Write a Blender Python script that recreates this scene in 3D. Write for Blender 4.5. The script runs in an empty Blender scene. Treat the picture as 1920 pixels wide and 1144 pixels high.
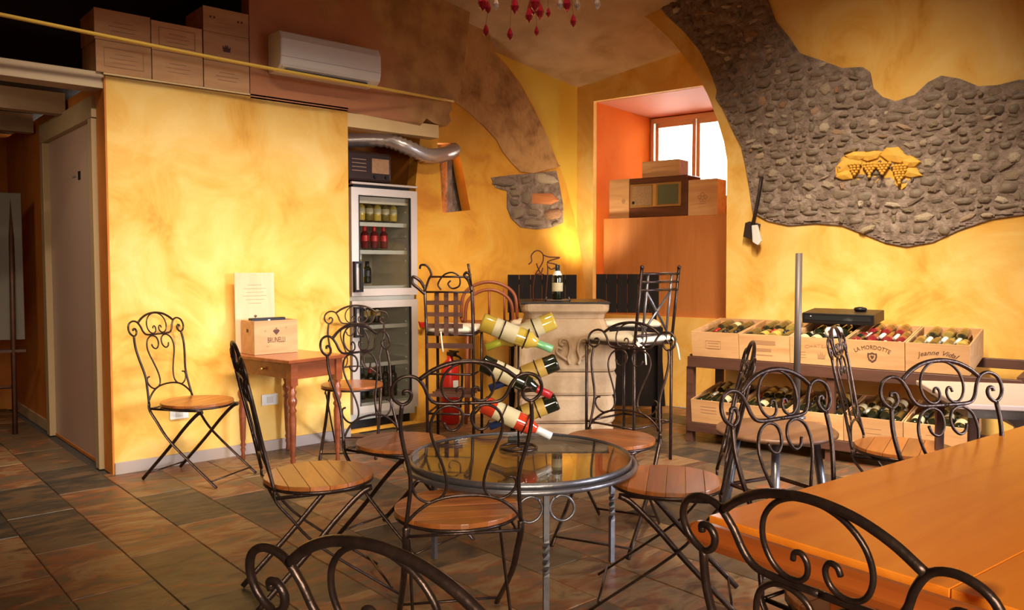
import bpy, bmesh, math, random
from mathutils import Vector, Matrix
from mathutils.geometry import tessellate_polygon
random.seed(7)
SC = bpy.context.scene
COL = SC.collection
PI = math.pi
R_ = math.radians

# ------------------------------------------------------------------ camera
CAM_H, FPX = 1.25, 1521.0
HEAD, TILT = R_(48.8), math.atan(72 / 1521.0)
cam_d = bpy.data.cameras.new('camera'); cam = bpy.data.objects.new('camera', cam_d); COL.objects.link(cam)
cam.location = (0, 0, CAM_H)
cam.rotation_euler = (PI / 2 - TILT, 0, HEAD - PI / 2)
cam_d.sensor_width = 36; cam_d.lens = 36 * FPX / 1920; cam_d.clip_start = 0.05
SC.camera = cam

# ------------------------------------------------------------------ view, world, lights
SC.view_settings.view_transform = 'Standard'; SC.view_settings.look = 'None'
SC.view_settings.gamma = 1; SC.view_settings.use_curve_mapping = False
SC.view_settings.exposure = 0.0
w = bpy.data.worlds.new('sky'); SC.world = w; w.use_nodes = True
w.node_tree.nodes['Background'].inputs[0].default_value = (1.0, 0.95, 0.88, 1)
w.node_tree.nodes['Background'].inputs[1].default_value = 14.0

def look(o, tgt):
    d = Vector(tgt) - Vector(o.location)
    o.rotation_euler = d.to_track_quat('-Z', 'Y').to_euler()
def spot(name, loc, tgt, power, ang, blend, col, size=0.08):
    l = bpy.data.lights.new(name, 'SPOT'); l.energy = power; l.spot_size = R_(ang); l.spot_blend = blend
    l.color = col; l.shadow_soft_size = size
    o = bpy.data.objects.new(name, l); COL.objects.link(o); o.location = loc; look(o, tgt); return o
def area(name, loc, tgt, power, sx, sy, col, spread=180):
    l = bpy.data.lights.new(name, 'AREA'); l.shape = 'RECTANGLE'; l.size = sx; l.size_y = sy; l.energy = power
    l.color = col; l.spread = R_(spread)
    o = bpy.data.objects.new(name, l); COL.objects.link(o); o.location = loc; look(o, tgt); return o
WARM = (1.0, 0.80, 0.55); WARM2 = (1.0, 0.86, 0.66); COOL = (0.80, 0.86, 1.0)
# two unseen area strips added to wash the lower walls, and spots over the tables
area('wall_wash_strip', (1.9, 2.7, 3.75), (2.3, 5.3, 0.30), 38, 3.0, 0.12, WARM2, 58)
area('wall_wash_strip', (2.7, 1.5, 3.75), (5.5, 2.7, 0.25), 68, 0.12, 3.0, WARM2, 54)
spot('ceiling_spot', (3.3, 2.9, 3.75), (5.1, 4.7, 1.25), 260, 54, 0.9, WARM)
spot('ceiling_spot', (1.6, 1.7, 3.85), (2.1, 2.3, 0.4), 110, 62, 0.9, WARM2)
spot('ceiling_spot', (1.6, -0.6, 3.85), (2.3, 0.45, 0.75), 140, 50, 0.9, WARM2)  # extra spot added to brighten the pine table
spot('corridor_fill_spot', (0.2, 5.3, 2.2), (1.35, 6.3, 1.0), 30, 120, 0.9, WARM, 0.15)  # unseen fill added to lift the corridor and door
# unseen area fill added behind the camera; cool daylight from the window at right
area('rear_fill_light', (-0.6, -2.2, 1.50), (2.4, 3.0, -0.6), 40, 2.4, 1.5, WARM2, 54)
area('side_window_light', (5.0, -2.3, 1.6), (3.4, 2.4, -0.2), 80, 1.6, 1.4, COOL, 54)
# unseen spot added to give the lemon bay wall its glow
spot('bay_glow_spot', (5.33, 5.03, 1.35), (5.6, 5.5, 2.0), 22, 150, 0.9, (1.0, 0.88, 0.6), 0.08)

# ------------------------------------------------------------------ pixel helpers (frame 1920x1144)
cF = Vector((math.cos(HEAD) * math.cos(TILT), math.sin(HEAD) * math.cos(TILT), -math.sin(TILT)))
cR = Vector((math.sin(HEAD), -math.cos(HEAD), 0)); cU = cR.cross(cF); cC = Vector((0, 0, CAM_H))
def ray(x, y): return cF + cR * ((x - 960) / FPX) - cU * ((y - 572) / FPX)
def atz(x, y, z=0.0):
    d = ray(x, y); return cC + d * ((z - CAM_H) / d.z)
def onpl(x, y, P, n):
    d = ray(x, y); P = Vector(P); n = Vector(n); return cC + d * ((P - cC).dot(n) / d.dot(n))
def at_depth(px, dd, z=0):
    v = Vector((math.cos(HEAD), math.sin(HEAD), 0)) * dd + cR * ((px - 960) / FPX * dd); return Vector((v.x, v.y, z))
dB = Vector((math.cos(R_(101)), math.sin(R_(101)), 0)); nB = Vector((dB.y, -dB.x, 0)); PB = Vector((5.328, 3.99, 0))
def onB(x, y, off=0.0):
    q = onpl(x, y, PB + nB * off, nB); return ((q - PB).dot(dB), q.z)
def onY(x, y, Y):
    q = onpl(x, y, (0, Y, 0), (0, 1, 0)); return (q.x, q.z)
MB_ = lambda off: Matrix(((-dB.x, 0, nB.x, PB.x + nB.x * off), (-dB.y, 0, nB.y, PB.y + nB.y * off), (0, 1, 0, 0), (0, 0, 0, 1)))
# in MB_(off): local x = -t (to the right seen from the room), y = up, z = into the wall
MY_ = lambda Y: Matrix(((1, 0, 0, 0), (0, 0, 1, Y), (0, 1, 0, 0), (0, 0, 0, 1)))

# ------------------------------------------------------------------ mesh builder
def catmull(pts, n=6, closed=False):
    P = [Vector(p) for p in pts]; out = []; N = len(P)
    for i in range(N if closed else N - 1):
        p1, p2 = P[i], P[(i + 1) % N]
        p0 = P[(i - 1) % N] if closed or i > 0 else p1 * 2 - p2
        p3 = P[(i + 2) % N] if closed or i < N - 2 else p2 * 2 - p1
        for k in range(n):
            t = k / n
            out.append(0.5 * ((2 * p1) + (p2 - p0) * t + (2 * p0 - 5 * p1 + 4 * p2 - p3) * t * t + (3 * p1 - p0 - 3 * p2 + p3) * t ** 3))
    if not closed: out.append(P[-1].copy())
    return out
class MB:
    def __init__(s): s.v = []; s.f = []; s.sm = []; s.M = Matrix.Identity(4)
    def add(s, vs, fs, smooth=False):
        b = len(s.v); s.v += [tuple(s.M @ Vector(p)) for p in vs]
        s.f += [tuple(b + i for i in f) for f in fs]; s.sm += [smooth] * len(fs); return s
    def box(s, cx, cy, cz, sx, sy, sz, rot=None, taper=1.0):
        hx, hy, hz = sx / 2, sy / 2, sz / 2
        vs = [Vector((x * (1 if z < 0 else taper), y * (1 if z < 0 else taper), z)) for x, y, z in
              [(-hx, -hy, -hz), (hx, -hy, -hz), (hx, hy, -hz), (-hx, hy, -hz), (-hx, -hy, hz), (hx, -hy, hz), (hx, hy, hz), (-hx, hy, hz)]]
        if rot is not None: vs = [rot @ p for p in vs]
        return s.add([p + Vector((cx, cy, cz)) for p in vs], [(0, 3, 2, 1), (4, 5, 6, 7), (0, 1, 5, 4), (1, 2, 6, 5), (2, 3, 7, 6), (3, 0, 4, 7)])
    def tube(s, pts, r, n=8, closed=False, flat=1.0, taper=None):
        P = [Vector(p) for p in pts]; N = len(P); vs = []; fs = []
        T = []
        for i in range(N):
            a = P[(i + 1) % N] if closed or i < N - 1 else P[i]
            b = P[i - 1] if closed or i > 0 else P[i]
            t = (a - b); T.append(t.normalized() if t.length > 1e-9 else Vector((0, 0, 1)))
        up = Vector((0, 0, 1)) if abs(T[0].z) < 0.9 else Vector((1, 0, 0))
        u = (up - T[0] * up.dot(T[0])).normalized()
        for i in range(N):
            u = (u - T[i] * u.dot(T[i])); u = u.normalized() if u.length > 1e-6 else Vector((1, 0, 0)); v_ = T[i].cross(u)
            rr = r if taper is None else r * taper(i / (N - 1))
            for k in range(n):
                a = 2 * PI * k / n; vs.append(P[i] + u * (rr * math.cos(a)) + v_ * (rr * flat * math.sin(a)))
        for i in range(N if closed else N - 1):
            j = (i + 1) % N
            for k in range(n):
                fs.append((i * n + k, i * n + (k + 1) % n, j * n + (k + 1) % n, j * n + k))
        s.add(vs, fs, True)
        if not closed: s.add([], []); b = len(s.v) - len(vs); s.f += [tuple(b + k for k in reversed(range(n))), tuple(b + (N - 1) * n + k for k in range(n))]; s.sm += [False, False]
        return s
    def lathe(s, prof, n=24, c=(0, 0, 0), ax=None, cap=True, smooth=True):
        vs = []; fs = []; m = Matrix.Translation(c) @ (ax or Matrix.Identity(4))
        for r, z in prof:
            for k in range(n):
                a = 2 * PI * k / n; vs.append(m @ Vector((r * math.cos(a), r * math.sin(a), z)))
        for i in range(len(prof) - 1):
            for k in range(n): fs.append((i * n + k, i * n + (k + 1) % n, (i + 1) * n + (k + 1) % n, (i + 1) * n + k))
        s.add(vs, fs, smooth)
        if cap:
            b = len(s.v) - len(vs)
            s.f += [tuple(b + k for k in reversed(range(n))), tuple(b + (len(prof) - 1) * n + k for k in range(n))]; s.sm += [False, False]
        return s
    def poly(s, loops, depth, M=None, both=True):
        """loops: outer + holes as 2D lists; extruded from z=0 to z=depth in matrix M"""
        M = M or Matrix.Identity(4)
        L3 = [[Vector((x, y, 0)) for x, y in L] for L in loops]
        flat = [p for L in L3 for p in L]; N = len(flat)
        tri = tessellate_polygon(L3)
        vs = [M @ p for p in flat] + [M @ (p + Vector((0, 0, depth))) for p in flat]
        fs = []
        for a, b, c in tri:
            n_ = (flat[b] - flat[a]).cross(flat[c] - flat[a]).z
            if n_ > 0: a, c = c, a
            fs.append((a, b, c)); fs.append((c + N, b + N, a + N))
        k = 0
        for li, L in enumerate(L3):
            ar = sum(L[i].x * L[(i + 1) % len(L)].y - L[(i + 1) % len(L)].x * L[i].y for i in range(len(L)))
            ccw = (ar > 0) == (li == 0)
            for i in range(len(L)):
                a, b = k + i, k + (i + 1) % len(L)
                fs.append((a, b, b + N, a + N) if ccw else (b, a, a + N, b + N))
            k += len(L)
        return s.add(vs, fs)
    def build(s, name, mat, parent=None, bevel=0.0, label=None):
        me = bpy.data.meshes.new(name); me.from_pydata(s.v, [], s.f)
        me.polygons.foreach_set('use_smooth', s.sm); me.materials.append(mat); me.update()
        o = bpy.data.objects.new(name, me); COL.objects.link(o)
        if parent is not None: o.parent = parent
        if bevel:
            b = o.modifiers.new('bevel', 'BEVEL'); b.width = bevel; b.segments = 2; b.limit_method = 'ANGLE'
        if label: o['label'] = label
        return o
def B1(name, mat, parent, *a, bevel=0.0, rot=None, label=None):
    return MB().box(*a, rot=rot).build(name, mat, parent, bevel, label)
def tag(o, label=None, cat=None, group=None, kind=None):
    if label: o['label'] = label
    if cat: o['category'] = cat
    if group: o['group'] = group
    if kind: o['kind'] = kind
    return o
def thing(name, label, cat, loc=(0, 0, 0), rz=0.0, group=None, rot=None):
    o = bpy.data.objects.new(name, None); COL.objects.link(o); o.location = loc
    o.rotation_euler = rot if rot else (0, 0, rz); o.empty_display_size = 0.05
    return tag(o, label, cat, group)
def copy_tree(o, parent=None):
    c = o.copy(); COL.objects.link(c)
    if parent is not None: c.parent = parent
    for ch in list(o.children): copy_tree(ch, c)
    return c
def S(o): o['kind'] = 'structure'; return o
def text_mesh(txt, size, ext=0.0006, bend=None, font_shear=0.0, width=None):
    cu = bpy.data.curves.new('t', 'FONT'); cu.body = txt; cu.size = size; cu.align_x = 'CENTER'; cu.align_y = 'CENTER'
    cu.extrude = ext; cu.shear = font_shear; cu.resolution_u = 2
    ob = bpy.data.objects.new('t', cu); COL.objects.link(ob)
    dg = bpy.context.evaluated_depsgraph_get(); dg.update()
    me = bpy.data.meshes.new_from_object(ob.evaluated_get(dg)); bpy.data.objects.remove(ob)
    vs = [v.co.copy() for v in me.vertices]; fs = [tuple(p.vertices) for p in me.polygons]
    if width and vs:
        w0 = max(v.x for v in vs) - min(v.x for v in vs)
        for v in vs: v.x *= width / w0
    if bend:
        for v in vs:
            a = v.x / bend; r = bend + v.y; v.x, v.y = r * math.sin(a), r * math.cos(a) - bend
    bpy.data.meshes.remove(me)
    return vs, fs
def printed(name, txt, size, M, mat, parent, **k):
    vs, fs = text_mesh(txt, size, **k); m = MB(); m.M = M; m.add(vs, fs); return m.build(name, mat, parent)

# ------------------------------------------------------------------ materials
def newmat(name):
    m = bpy.data.materials.new(name); m.use_nodes = True
    return m, m.node_tree, m.node_tree.nodes['Principled BSDF']
def simple(name, col, rough=0.5, metal=0.0, **kw):
    m, nt, b = newmat(name); b.inputs['Base Color'].default_value = (*col, 1); b.inputs['Roughness'].default_value = rough
    b.inputs['Metallic'].default_value = metal
    for k, v in kw.items(): b.inputs[k].default_value = v
    return m
def mottled(name, cols, scale=3.0, rough=0.8, bump=0.15, bscale=30, detail=6, rand=0.0, stretch=(1, 1, 1), metal=0.0, dist=0.3, bdist=0.01, spec=0.3, obj=True):
    m, nt, b = newmat(name); N = nt.nodes; L = nt.links
    tc = N.new('ShaderNodeTexCoord'); mp = N.new('ShaderNodeMapping'); mp.inputs['Scale'].default_value = stretch
    L.new(tc.outputs['Object'], mp.inputs['Vector'])
    src = mp.outputs['Vector']
    if rand:
        oi = N.new('ShaderNodeObjectInfo'); va = N.new('ShaderNodeVectorMath'); va.operation = 'MULTIPLY_ADD'
        L.new(oi.outputs['Random'], va.inputs[0]); va.inputs[1].default_value = (37, 91, 53); L.new(src, va.inputs[2]); src = va.outputs[0]
    nz = N.new('ShaderNodeTexNoise'); nz.inputs['Scale'].default_value = scale; nz.inputs['Detail'].default_value = detail
    nz.inputs['Roughness'].default_value = 0.6; nz.inputs['Distortion'].default_value = dist
    L.new(src, nz.inputs['Vector'])
    cr = N.new('ShaderNodeValToRGB'); e = cr.color_ramp.elements
    n = len(cols); lo, hi = 0.28, 0.72
    while len(e) < n: e.new(0.5)
    for i, c in enumerate(cols): e[i].position = lo + (hi - lo) * i / (n - 1); e[i].color = (*c, 1)
    L.new(nz.outputs['Fac'], cr.inputs['Fac']); col = cr.outputs['Color']
    if rand:
        hs = N.new('ShaderNodeHueSaturation'); mr = N.new('ShaderNodeMapRange')
        mr.inputs['To Min'].default_value = 1 - rand; mr.inputs['To Max'].default_value = 1 + rand
        L.new(oi.outputs['Random'], mr.inputs['Value']); L.new(mr.outputs[0], hs.inputs['Value']); L.new(col, hs.inputs['Color']); col = hs.outputs['Color']
    L.new(col, b.inputs['Base Color']); b.inputs['Roughness'].default_value = rough; b.inputs['Metallic'].default_value = metal
    b.inputs['Specular IOR Level'].default_value = spec
    if bump:
        n2 = N.new('ShaderNodeTexNoise'); n2.inputs['Scale'].default_value = bscale; n2.inputs['Detail'].default_value = 5
        L.new(mp.outputs['Vector'], n2.inputs['Vector'])
        bp = N.new('ShaderNodeBump'); bp.inputs['Strength'].default_value = bump; bp.inputs['Distance'].default_value = bdist
        L.new(n2.outputs['Fac'], bp.inputs['Height']); L.new(bp.outputs['Normal'], b.inputs['Normal'])
    return m
M_yel = mottled('yellow_plaster', [(0.62, 0.27, 0.03), (0.80, 0.43, 0.085), (0.86, 0.54, 0.15), (0.90, 0.62, 0.22)], 2.0, 0.85, 0.3, 14, dist=1.2, detail=9)
M_ora = mottled('orange_plaster', [(0.56, 0.20, 0.02), (0.74, 0.34, 0.035), (0.80, 0.42, 0.065)], 2.4, 0.85, 0.3, 14, dist=1.2, detail=9)
M_lem = mottled('lemon_plaster', [(0.82, 0.55, 0.07), (0.90, 0.66, 0.12)], 1.5, 0.85, 0.2, 14)
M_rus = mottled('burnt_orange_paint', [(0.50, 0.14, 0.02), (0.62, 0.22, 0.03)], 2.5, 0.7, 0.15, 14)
M_pnk = mottled('pink_plaster', [(0.50, 0.20, 0.09), (0.62, 0.27, 0.13)], 1.4, 0.9, 0.2, 12)
M_brn = mottled('brown_rough_plaster', [(0.30, 0.14, 0.045), (0.55, 0.30, 0.11), (0.62, 0.36, 0.15)], 5, 0.95, 0.8, 14, bdist=0.02)
M_cre = mottled('cream_plaster', [(0.74, 0.52, 0.24), (0.82, 0.60, 0.30)], 4, 0.8, 0.1, 20)
M_red = mottled('red_paint', [(0.70, 0.13, 0.015), (0.80, 0.20, 0.025)], 1.5, 0.9, 0.1, 14, spec=0.05)
M_vlt = mottled('vault_plaster', [(0.36, 0.22, 0.10), (0.50, 0.33, 0.17), (0.60, 0.40, 0.22)], 3, 0.9, 0.4, 10)
M_mor = mottled('grey_mortar', [(0.13, 0.09, 0.06), (0.27, 0.19, 0.145), (0.40, 0.30, 0.235)], 14, 0.9, 1.0, 18, bdist=0.04)
M_dark = simple('shade_black', (0.03, 0.015, 0.008), 0.8)  # near-black stands in for the unlit shade of loft and corridor ceiling
M_iron = mottled('wrought_iron', [(0.035, 0.022, 0.018), (0.085, 0.05, 0.038)], 30, 0.32, 0.15, 60, metal=0.75, spec=0.5)
M_steel = mottled('grey_steel', [(0.16, 0.15, 0.16), (0.26, 0.24, 0.25)], 20, 0.35, 0.1, 50, metal=0.8, spec=0.5)
def wood(name, c1, c2, rough=0.35, ax='x', scale=3.0, ring=14, rand=0.12, knots=False, bump=0.05, coat=0.0):
    m, nt, b = newmat(name); N = nt.nodes; L = nt.links
    tc = N.new('ShaderNodeTexCoord'); mp = N.new('ShaderNodeMapping')
    st = {'x': (0.12, 1, 1), 'y': (1, 0.12, 1), 'z': (1, 1, 0.12)}[ax]; mp.inputs['Scale'].default_value = st
    L.new(tc.outputs['Object'], mp.inputs['Vector'])
    oi = N.new('ShaderNodeObjectInfo'); va = N.new('ShaderNodeVectorMath'); va.operation = 'MULTIPLY_ADD'
    L.new(oi.outputs['Random'], va.inputs[0]); va.inputs[1].default_value = (17, 31, 23); L.new(mp.outputs[0], va.inputs[2])
    nz = N.new('ShaderNodeTexNoise'); nz.inputs['Scale'].default_value = scale * 4; nz.inputs['Detail'].default_value = 8; nz.inputs['Distortion'].default_value = 1.2
    nz.inputs['Roughness'].default_value = 0.65
    L.new(va.outputs[0], nz.inputs['Vector'])
    cr = N.new('ShaderNodeValToRGB'); e = cr.color_ramp.elements; e[0].position = 0.3; e[0].color = (*c1, 1); e[1].position = 0.7; e[1].color = (*c2, 1)
    L.new(nz.outputs['Fac'], cr.inputs['Fac']); col = cr.outputs['Color']
    if knots:
        vo = N.new('ShaderNodeTexVoronoi'); vo.inputs['Scale'].default_value = 3.2; mk = N.new('ShaderNodeMapping'); mk.inputs['Scale'].default_value = (0.55, 1.3, 1)
        L.new(tc.outputs['Object'], mk.inputs['Vector']); L.new(mk.outputs[0], vo.inputs['Vector'])
        kr = N.new('ShaderNodeValToRGB'); ke = kr.color_ramp.elements; ke[0].position = 0.05; ke[0].color = (0.22, 0.08, 0.02, 1); ke[1].position = 0.13; ke[1].color = (1, 1, 1, 1)
        L.new(vo.outputs['Distance'], kr.inputs['Fac'])
        mx = N.new('ShaderNodeMix'); mx.data_type = 'RGBA'; mx.blend_type = 'MULTIPLY'; mx.inputs[0].default_value = 1
        L.new(col, mx.inputs[6]); L.new(kr.outputs[0], mx.inputs[7]); col = mx.outputs[2]
    hs = N.new('ShaderNodeHueSaturation'); mr = N.new('ShaderNodeMapRange'); mr.inputs['To Min'].default_value = 1 - rand; mr.inputs['To Max'].default_value = 1 + rand
    L.new(oi.outputs['Random'], mr.inputs['Value']); L.new(mr.outputs[0], hs.inputs['Value']); L.new(col, hs.inputs['Color'])
    L.new(hs.outputs[0], b.inputs['Base Color']); b.inputs['Roughness'].default_value = rough
    b.inputs['Coat Weight'].default_value = coat; b.inputs['Coat Roughness'].default_value = 0.15
    if bump:
        bp = N.new('ShaderNodeBump'); bp.inputs['Strength'].default_value = bump; bp.inputs['Distance'].default_value = 0.01
        L.new(nz.outputs['Fac'], bp.inputs['Height']); L.new(bp.outputs[0], b.inputs['Normal'])
    return m
M_seat = wood('varnished_acacia', (0.20, 0.050, 0.010), (0.46, 0.145, 0.030), 0.3, 'x', 3, coat=0.3, rand=0.25)
M_pine = wood('honey_pine', (0.74, 0.18, 0.010), (0.90, 0.29, 0.025), 0.28, 'x', 1.5, rand=0.05, knots=True, coat=0.4, bump=0.02)
M_pine2 = wood('red_stained_pine', (0.30, 0.060, 0.010), (0.42, 0.10, 0.015), 0.3, 'y', 1.5, rand=0.04, coat=0.3)
M_maho = wood('mahogany', (0.16, 0.035, 0.012), (0.30, 0.075, 0.025), 0.25, 'x', 3, coat=0.4)
M_crate = wood('crate_pine', (0.48, 0.23, 0.085), (0.68, 0.38, 0.17), 0.6, 'x', 2.5, rand=0.14)
M_ply = wood('orange_plywood', (0.42, 0.14, 0.035), (0.56, 0.21, 0.06), 0.45, 'z', 1.2, rand=0.03)
M_rack = wood('dark_rack_wood', (0.060, 0.022, 0.012), (0.12, 0.045, 0.025), 0.5, 'x', 3)
M_beam = wood('pale_beam_wood', (0.40, 0.24, 0.13), (0.55, 0.36, 0.20), 0.6, 'x', 2)
M_black = simple('black_plastic', (0.010, 0.008, 0.008), 0.4, 0.0, **{'Specular IOR Level': 0.3})
M_blkwood = wood('black_stained_wood', (0.006, 0.004, 0.003), (0.016, 0.009, 0.007), 0.6, 'z', 3)
M_blkwood.node_tree.nodes['Principled BSDF'].inputs['Specular IOR Level'].default_value = 0.12
M_white = simple('white_plastic', (0.75, 0.72, 0.66), 0.4)
M_cush = mottled('cream_cushion_cloth', [(0.72, 0.60, 0.42), (0.82, 0.70, 0.52)], 20, 0.9, 0.2, 80)
M_ink = simple('brown_stamp_ink', (0.09, 0.035, 0.02), 0.7)
M_inkf = simple('faded_stamp_ink', (0.40, 0.20, 0.09), 0.7)
M_door = simple('door_laminate', (0.52, 0.34, 0.26), 0.33)
M_dfr = simple('door_frame_paint', (0.46, 0.32, 0.17), 0.45)
M_alu = simple('fridge_aluminium', (0.62, 0.52, 0.44), 0.35, 0.4)
M_fin = simple('fridge_liner', (0.62, 0.58, 0.48), 0.5)
def glass(name, col=(1, 1, 1), rough=0.0, alpha=None, ior=1.45):
    m, nt, b = newmat(name); N = nt.nodes; L = nt.links
    b.inputs['Base Color'].default_value = (*col, 1); b.inputs['Transmission Weight'].default_value = 1; b.inputs['Roughness'].default_value = rough
    b.inputs['IOR'].default_value = ior
    return m
def thin_glass(name, tint=(1, 1, 1), refl=0.10):
    m = bpy.data.materials.new(name); m.use_nodes = True; nt = m.node_tree; N = nt.nodes; L = nt.links; N.clear()
    o = N.new('ShaderNodeOutputMaterial'); t = N.new('ShaderNodeBsdfTransparent'); t.inputs[0].default_value = (*tint, 1)
    g = N.new('ShaderNodeBsdfGlossy'); g.inputs['Roughness'].default_value = 0.02; fr = N.new('ShaderNodeFresnel'); fr.inputs[0].default_value = 1.5
    mu = N.new('ShaderNodeMath'); mu.operation = 'MULTIPLY_ADD'; mu.inputs[1].default_value = 0.8; mu.inputs[2].default_value = refl; mu.use_clamp = True
    L.new(fr.outputs[0], mu.inputs[0])
    x = N.new('ShaderNodeMixShader'); L.new(mu.outputs[0], x.inputs[0]); L.new(t.outputs[0], x.inputs[1]); L.new(g.outputs[0], x.inputs[2]); L.new(x.outputs[0], o.inputs[0])
    return m
M_pane = thin_glass('clear_pane', (0.93, 0.95, 0.95), 0.0)
M_tglass = thin_glass('table_glass', (0.86, 0.88, 0.84), 0.0)
M_fglass = thin_glass('fridge_glass', (0.92, 0.92, 0.9), 0.0)
def bott(name, col): return simple(name, col, 0.08, 0.0, **{'Coat Weight': 0.5, 'Specular IOR Level': 0.8})
M_bdark = bott('dark_green_bottle_glass', (0.012, 0.014, 0.006))
M_bred = bott('dark_red_wine_glass', (0.16, 0.012, 0.014))
M_brose = bott('bright_red_wine_glass', (0.62, 0.05, 0.015))
M_bwhite = bott('golden_wine_glass', (0.62, 0.42, 0.06))
M_bol = bott('olive_bottle_glass', (0.20, 0.14, 0.03))
M_lab = simple('paper_label', (0.66, 0.54, 0.30), 0.7)
M_labg = simple('gold_label', (0.55, 0.33, 0.06), 0.5)
M_foil = {k: simple(k + '_foil', c, 0.35, 0.2) for k, c in dict(red=(0.5, 0.02, 0.02), blue=(0.03, 0.05, 0.16), green=(0.22, 0.5, 0.2), lime=(0.55, 0.58, 0.05), white=(0.8, 0.76, 0.68), gold=(0.6, 0.36, 0.1), black=(0.02, 0.02, 0.02)).items()}

# slate tile material: every tile draws its own colour from a ramp
def slate():
    m, nt, b = newmat('slate'); N = nt.nodes; L = nt.links
    tc = N.new('ShaderNodeTexCoord'); oi = N.new('ShaderNodeObjectInfo')
    va = N.new('ShaderNodeVectorMath'); va.operation = 'MULTIPLY_ADD'; L.new(oi.outputs['Random'], va.inputs[0]); va.inputs[1].default_value = (71, 43, 59)
    mp = N.new('ShaderNodeMapping'); mp.inputs['Scale'].default_value = (0.7, 1.5, 1); mp.inputs['Rotation'].default_value = (0, 0, 0.5)
    L.new(tc.outputs['Object'], mp.inputs['Vector']); L.new(mp.outputs[0], va.inputs[2])
    n1 = N.new('ShaderNodeTexNoise'); n1.inputs['Scale'].default_value = 3.2; n1.inputs['Detail'].default_value = 9; n1.inputs['Distortion'].default_value = 1.6; n1.inputs['Roughness'].default_value = 0.6
    L.new(va.outputs[0], n1.inputs['Vector'])
    ad = N.new('ShaderNodeMath'); ad.operation = 'MULTIPLY_ADD'; L.new(oi.outputs['Random'], ad.inputs[0]); ad.inputs[1].default_value = 0.50; 
    sb = N.new('ShaderNodeMath'); sb.operation = 'SUBTRACT'; L.new(n1.outputs['Fac'], sb.inputs[0]); sb.inputs[1].default_value = 0.25
    L.new(sb.outputs[0], ad.inputs[2])
    cr = N.new('ShaderNodeValToRGB'); e = cr.color_ramp.elements
    cols = [(0.20, (0.035, 0.028, 0.022)), (0.34, (0.065, 0.045, 0.028)), (0.45, (0.13, 0.070, 0.032)), (0.54, (0.105, 0.075, 0.045)), (0.62, (0.21, 0.070, 0.026)), (0.72, (0.26, 0.155, 0.07)), (0.84, (0.10, 0.045, 0.025))]
    while len(e) < len(cols): e.new(0.5)
    for i, (p, c) in enumerate(cols): e[i].position = p; e[i].color = (*c, 1)
    L.new(ad.outputs[0], cr.inputs['Fac'])
    L.new(cr.outputs[0], b.inputs['Base Color'])
    n2 = N.new('ShaderNodeTexNoise'); n2.inputs['Scale'].default_value = 14; n2.inputs['Detail'].default_value = 8; L.new(va.outputs[0], n2.inputs['Vector'])
    rr = N.new('ShaderNodeMapRange'); rr.inputs['To Min'].default_value = 0.28; rr.inputs['To Max'].default_value = 0.6; L.new(n2.outputs['Fac'], rr.inputs['Value']); L.new(rr.outputs[0], b.inputs['Roughness'])
    bp = N.new('ShaderNodeBump'); bp.inputs['Strength'].default_value = 0.35; bp.inputs['Distance'].default_value = 0.012; L.new(n2.outputs['Fac'], bp.inputs['Height']); L.new(bp.outputs[0], b.inputs['Normal'])
    return m
M_slate = slate()
def stone_mat():
    m, nt, b = newmat('rubble_stone'); N = nt.nodes; L = nt.links
    oi = N.new('ShaderNodeObjectInfo'); cr = N.new('ShaderNodeValToRGB'); e = cr.color_ramp.elements
    cols = [(0.0, (0.17, 0.12, 0.08)), (0.22, (0.30, 0.21, 0.14)), (0.42, (0.36, 0.27, 0.16)), (0.58, (0.26, 0.18, 0.12)), (0.72, (0.50, 0.38, 0.25)), (0.88, (0.66, 0.53, 0.37)), (0.975, (0.42, 0.20, 0.09)), (1.0, (0.50, 0.34, 0.18))]
    while len(e) < len(cols): e.new(0.5)
    for i, (p, c) in enumerate(cols): e[i].position = p; e[i].color = (*c, 1)
    L.new(oi.outputs['Random'], cr.inputs['Fac'])
    tc = N.new('ShaderNodeTexCoord'); nz = N.new('ShaderNodeTexNoise'); nz.inputs['Scale'].default_value = 16; nz.inputs['Detail'].default_value = 6; L.new(tc.outputs['Object'], nz.inputs['Vector'])
    mr = N.new('ShaderNodeMapRange'); mr.inputs['To Min'].default_value = 0.55; mr.inputs['To Max'].default_value = 1.5; L.new(nz.outputs['Fac'], mr.inputs['Value'])
    hs = N.new('ShaderNodeHueSaturation'); L.new(mr.outputs[0], hs.inputs['Value']); L.new(cr.outputs[0], hs.inputs['Color']); L.new(hs.outputs[0], b.inputs['Base Color'])
    b.inputs['Roughness'].default_value = 0.55
    bp = N.new('ShaderNodeBump'); bp.inputs['Strength'].default_value = 0.7; bp.inputs['Distance'].default_value = 0.02; L.new(nz.outputs['Fac'], bp.inputs['Height']); L.new(bp.outputs[0], b.inputs['Normal'])
    return m
M_stone = stone_mat()

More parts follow.
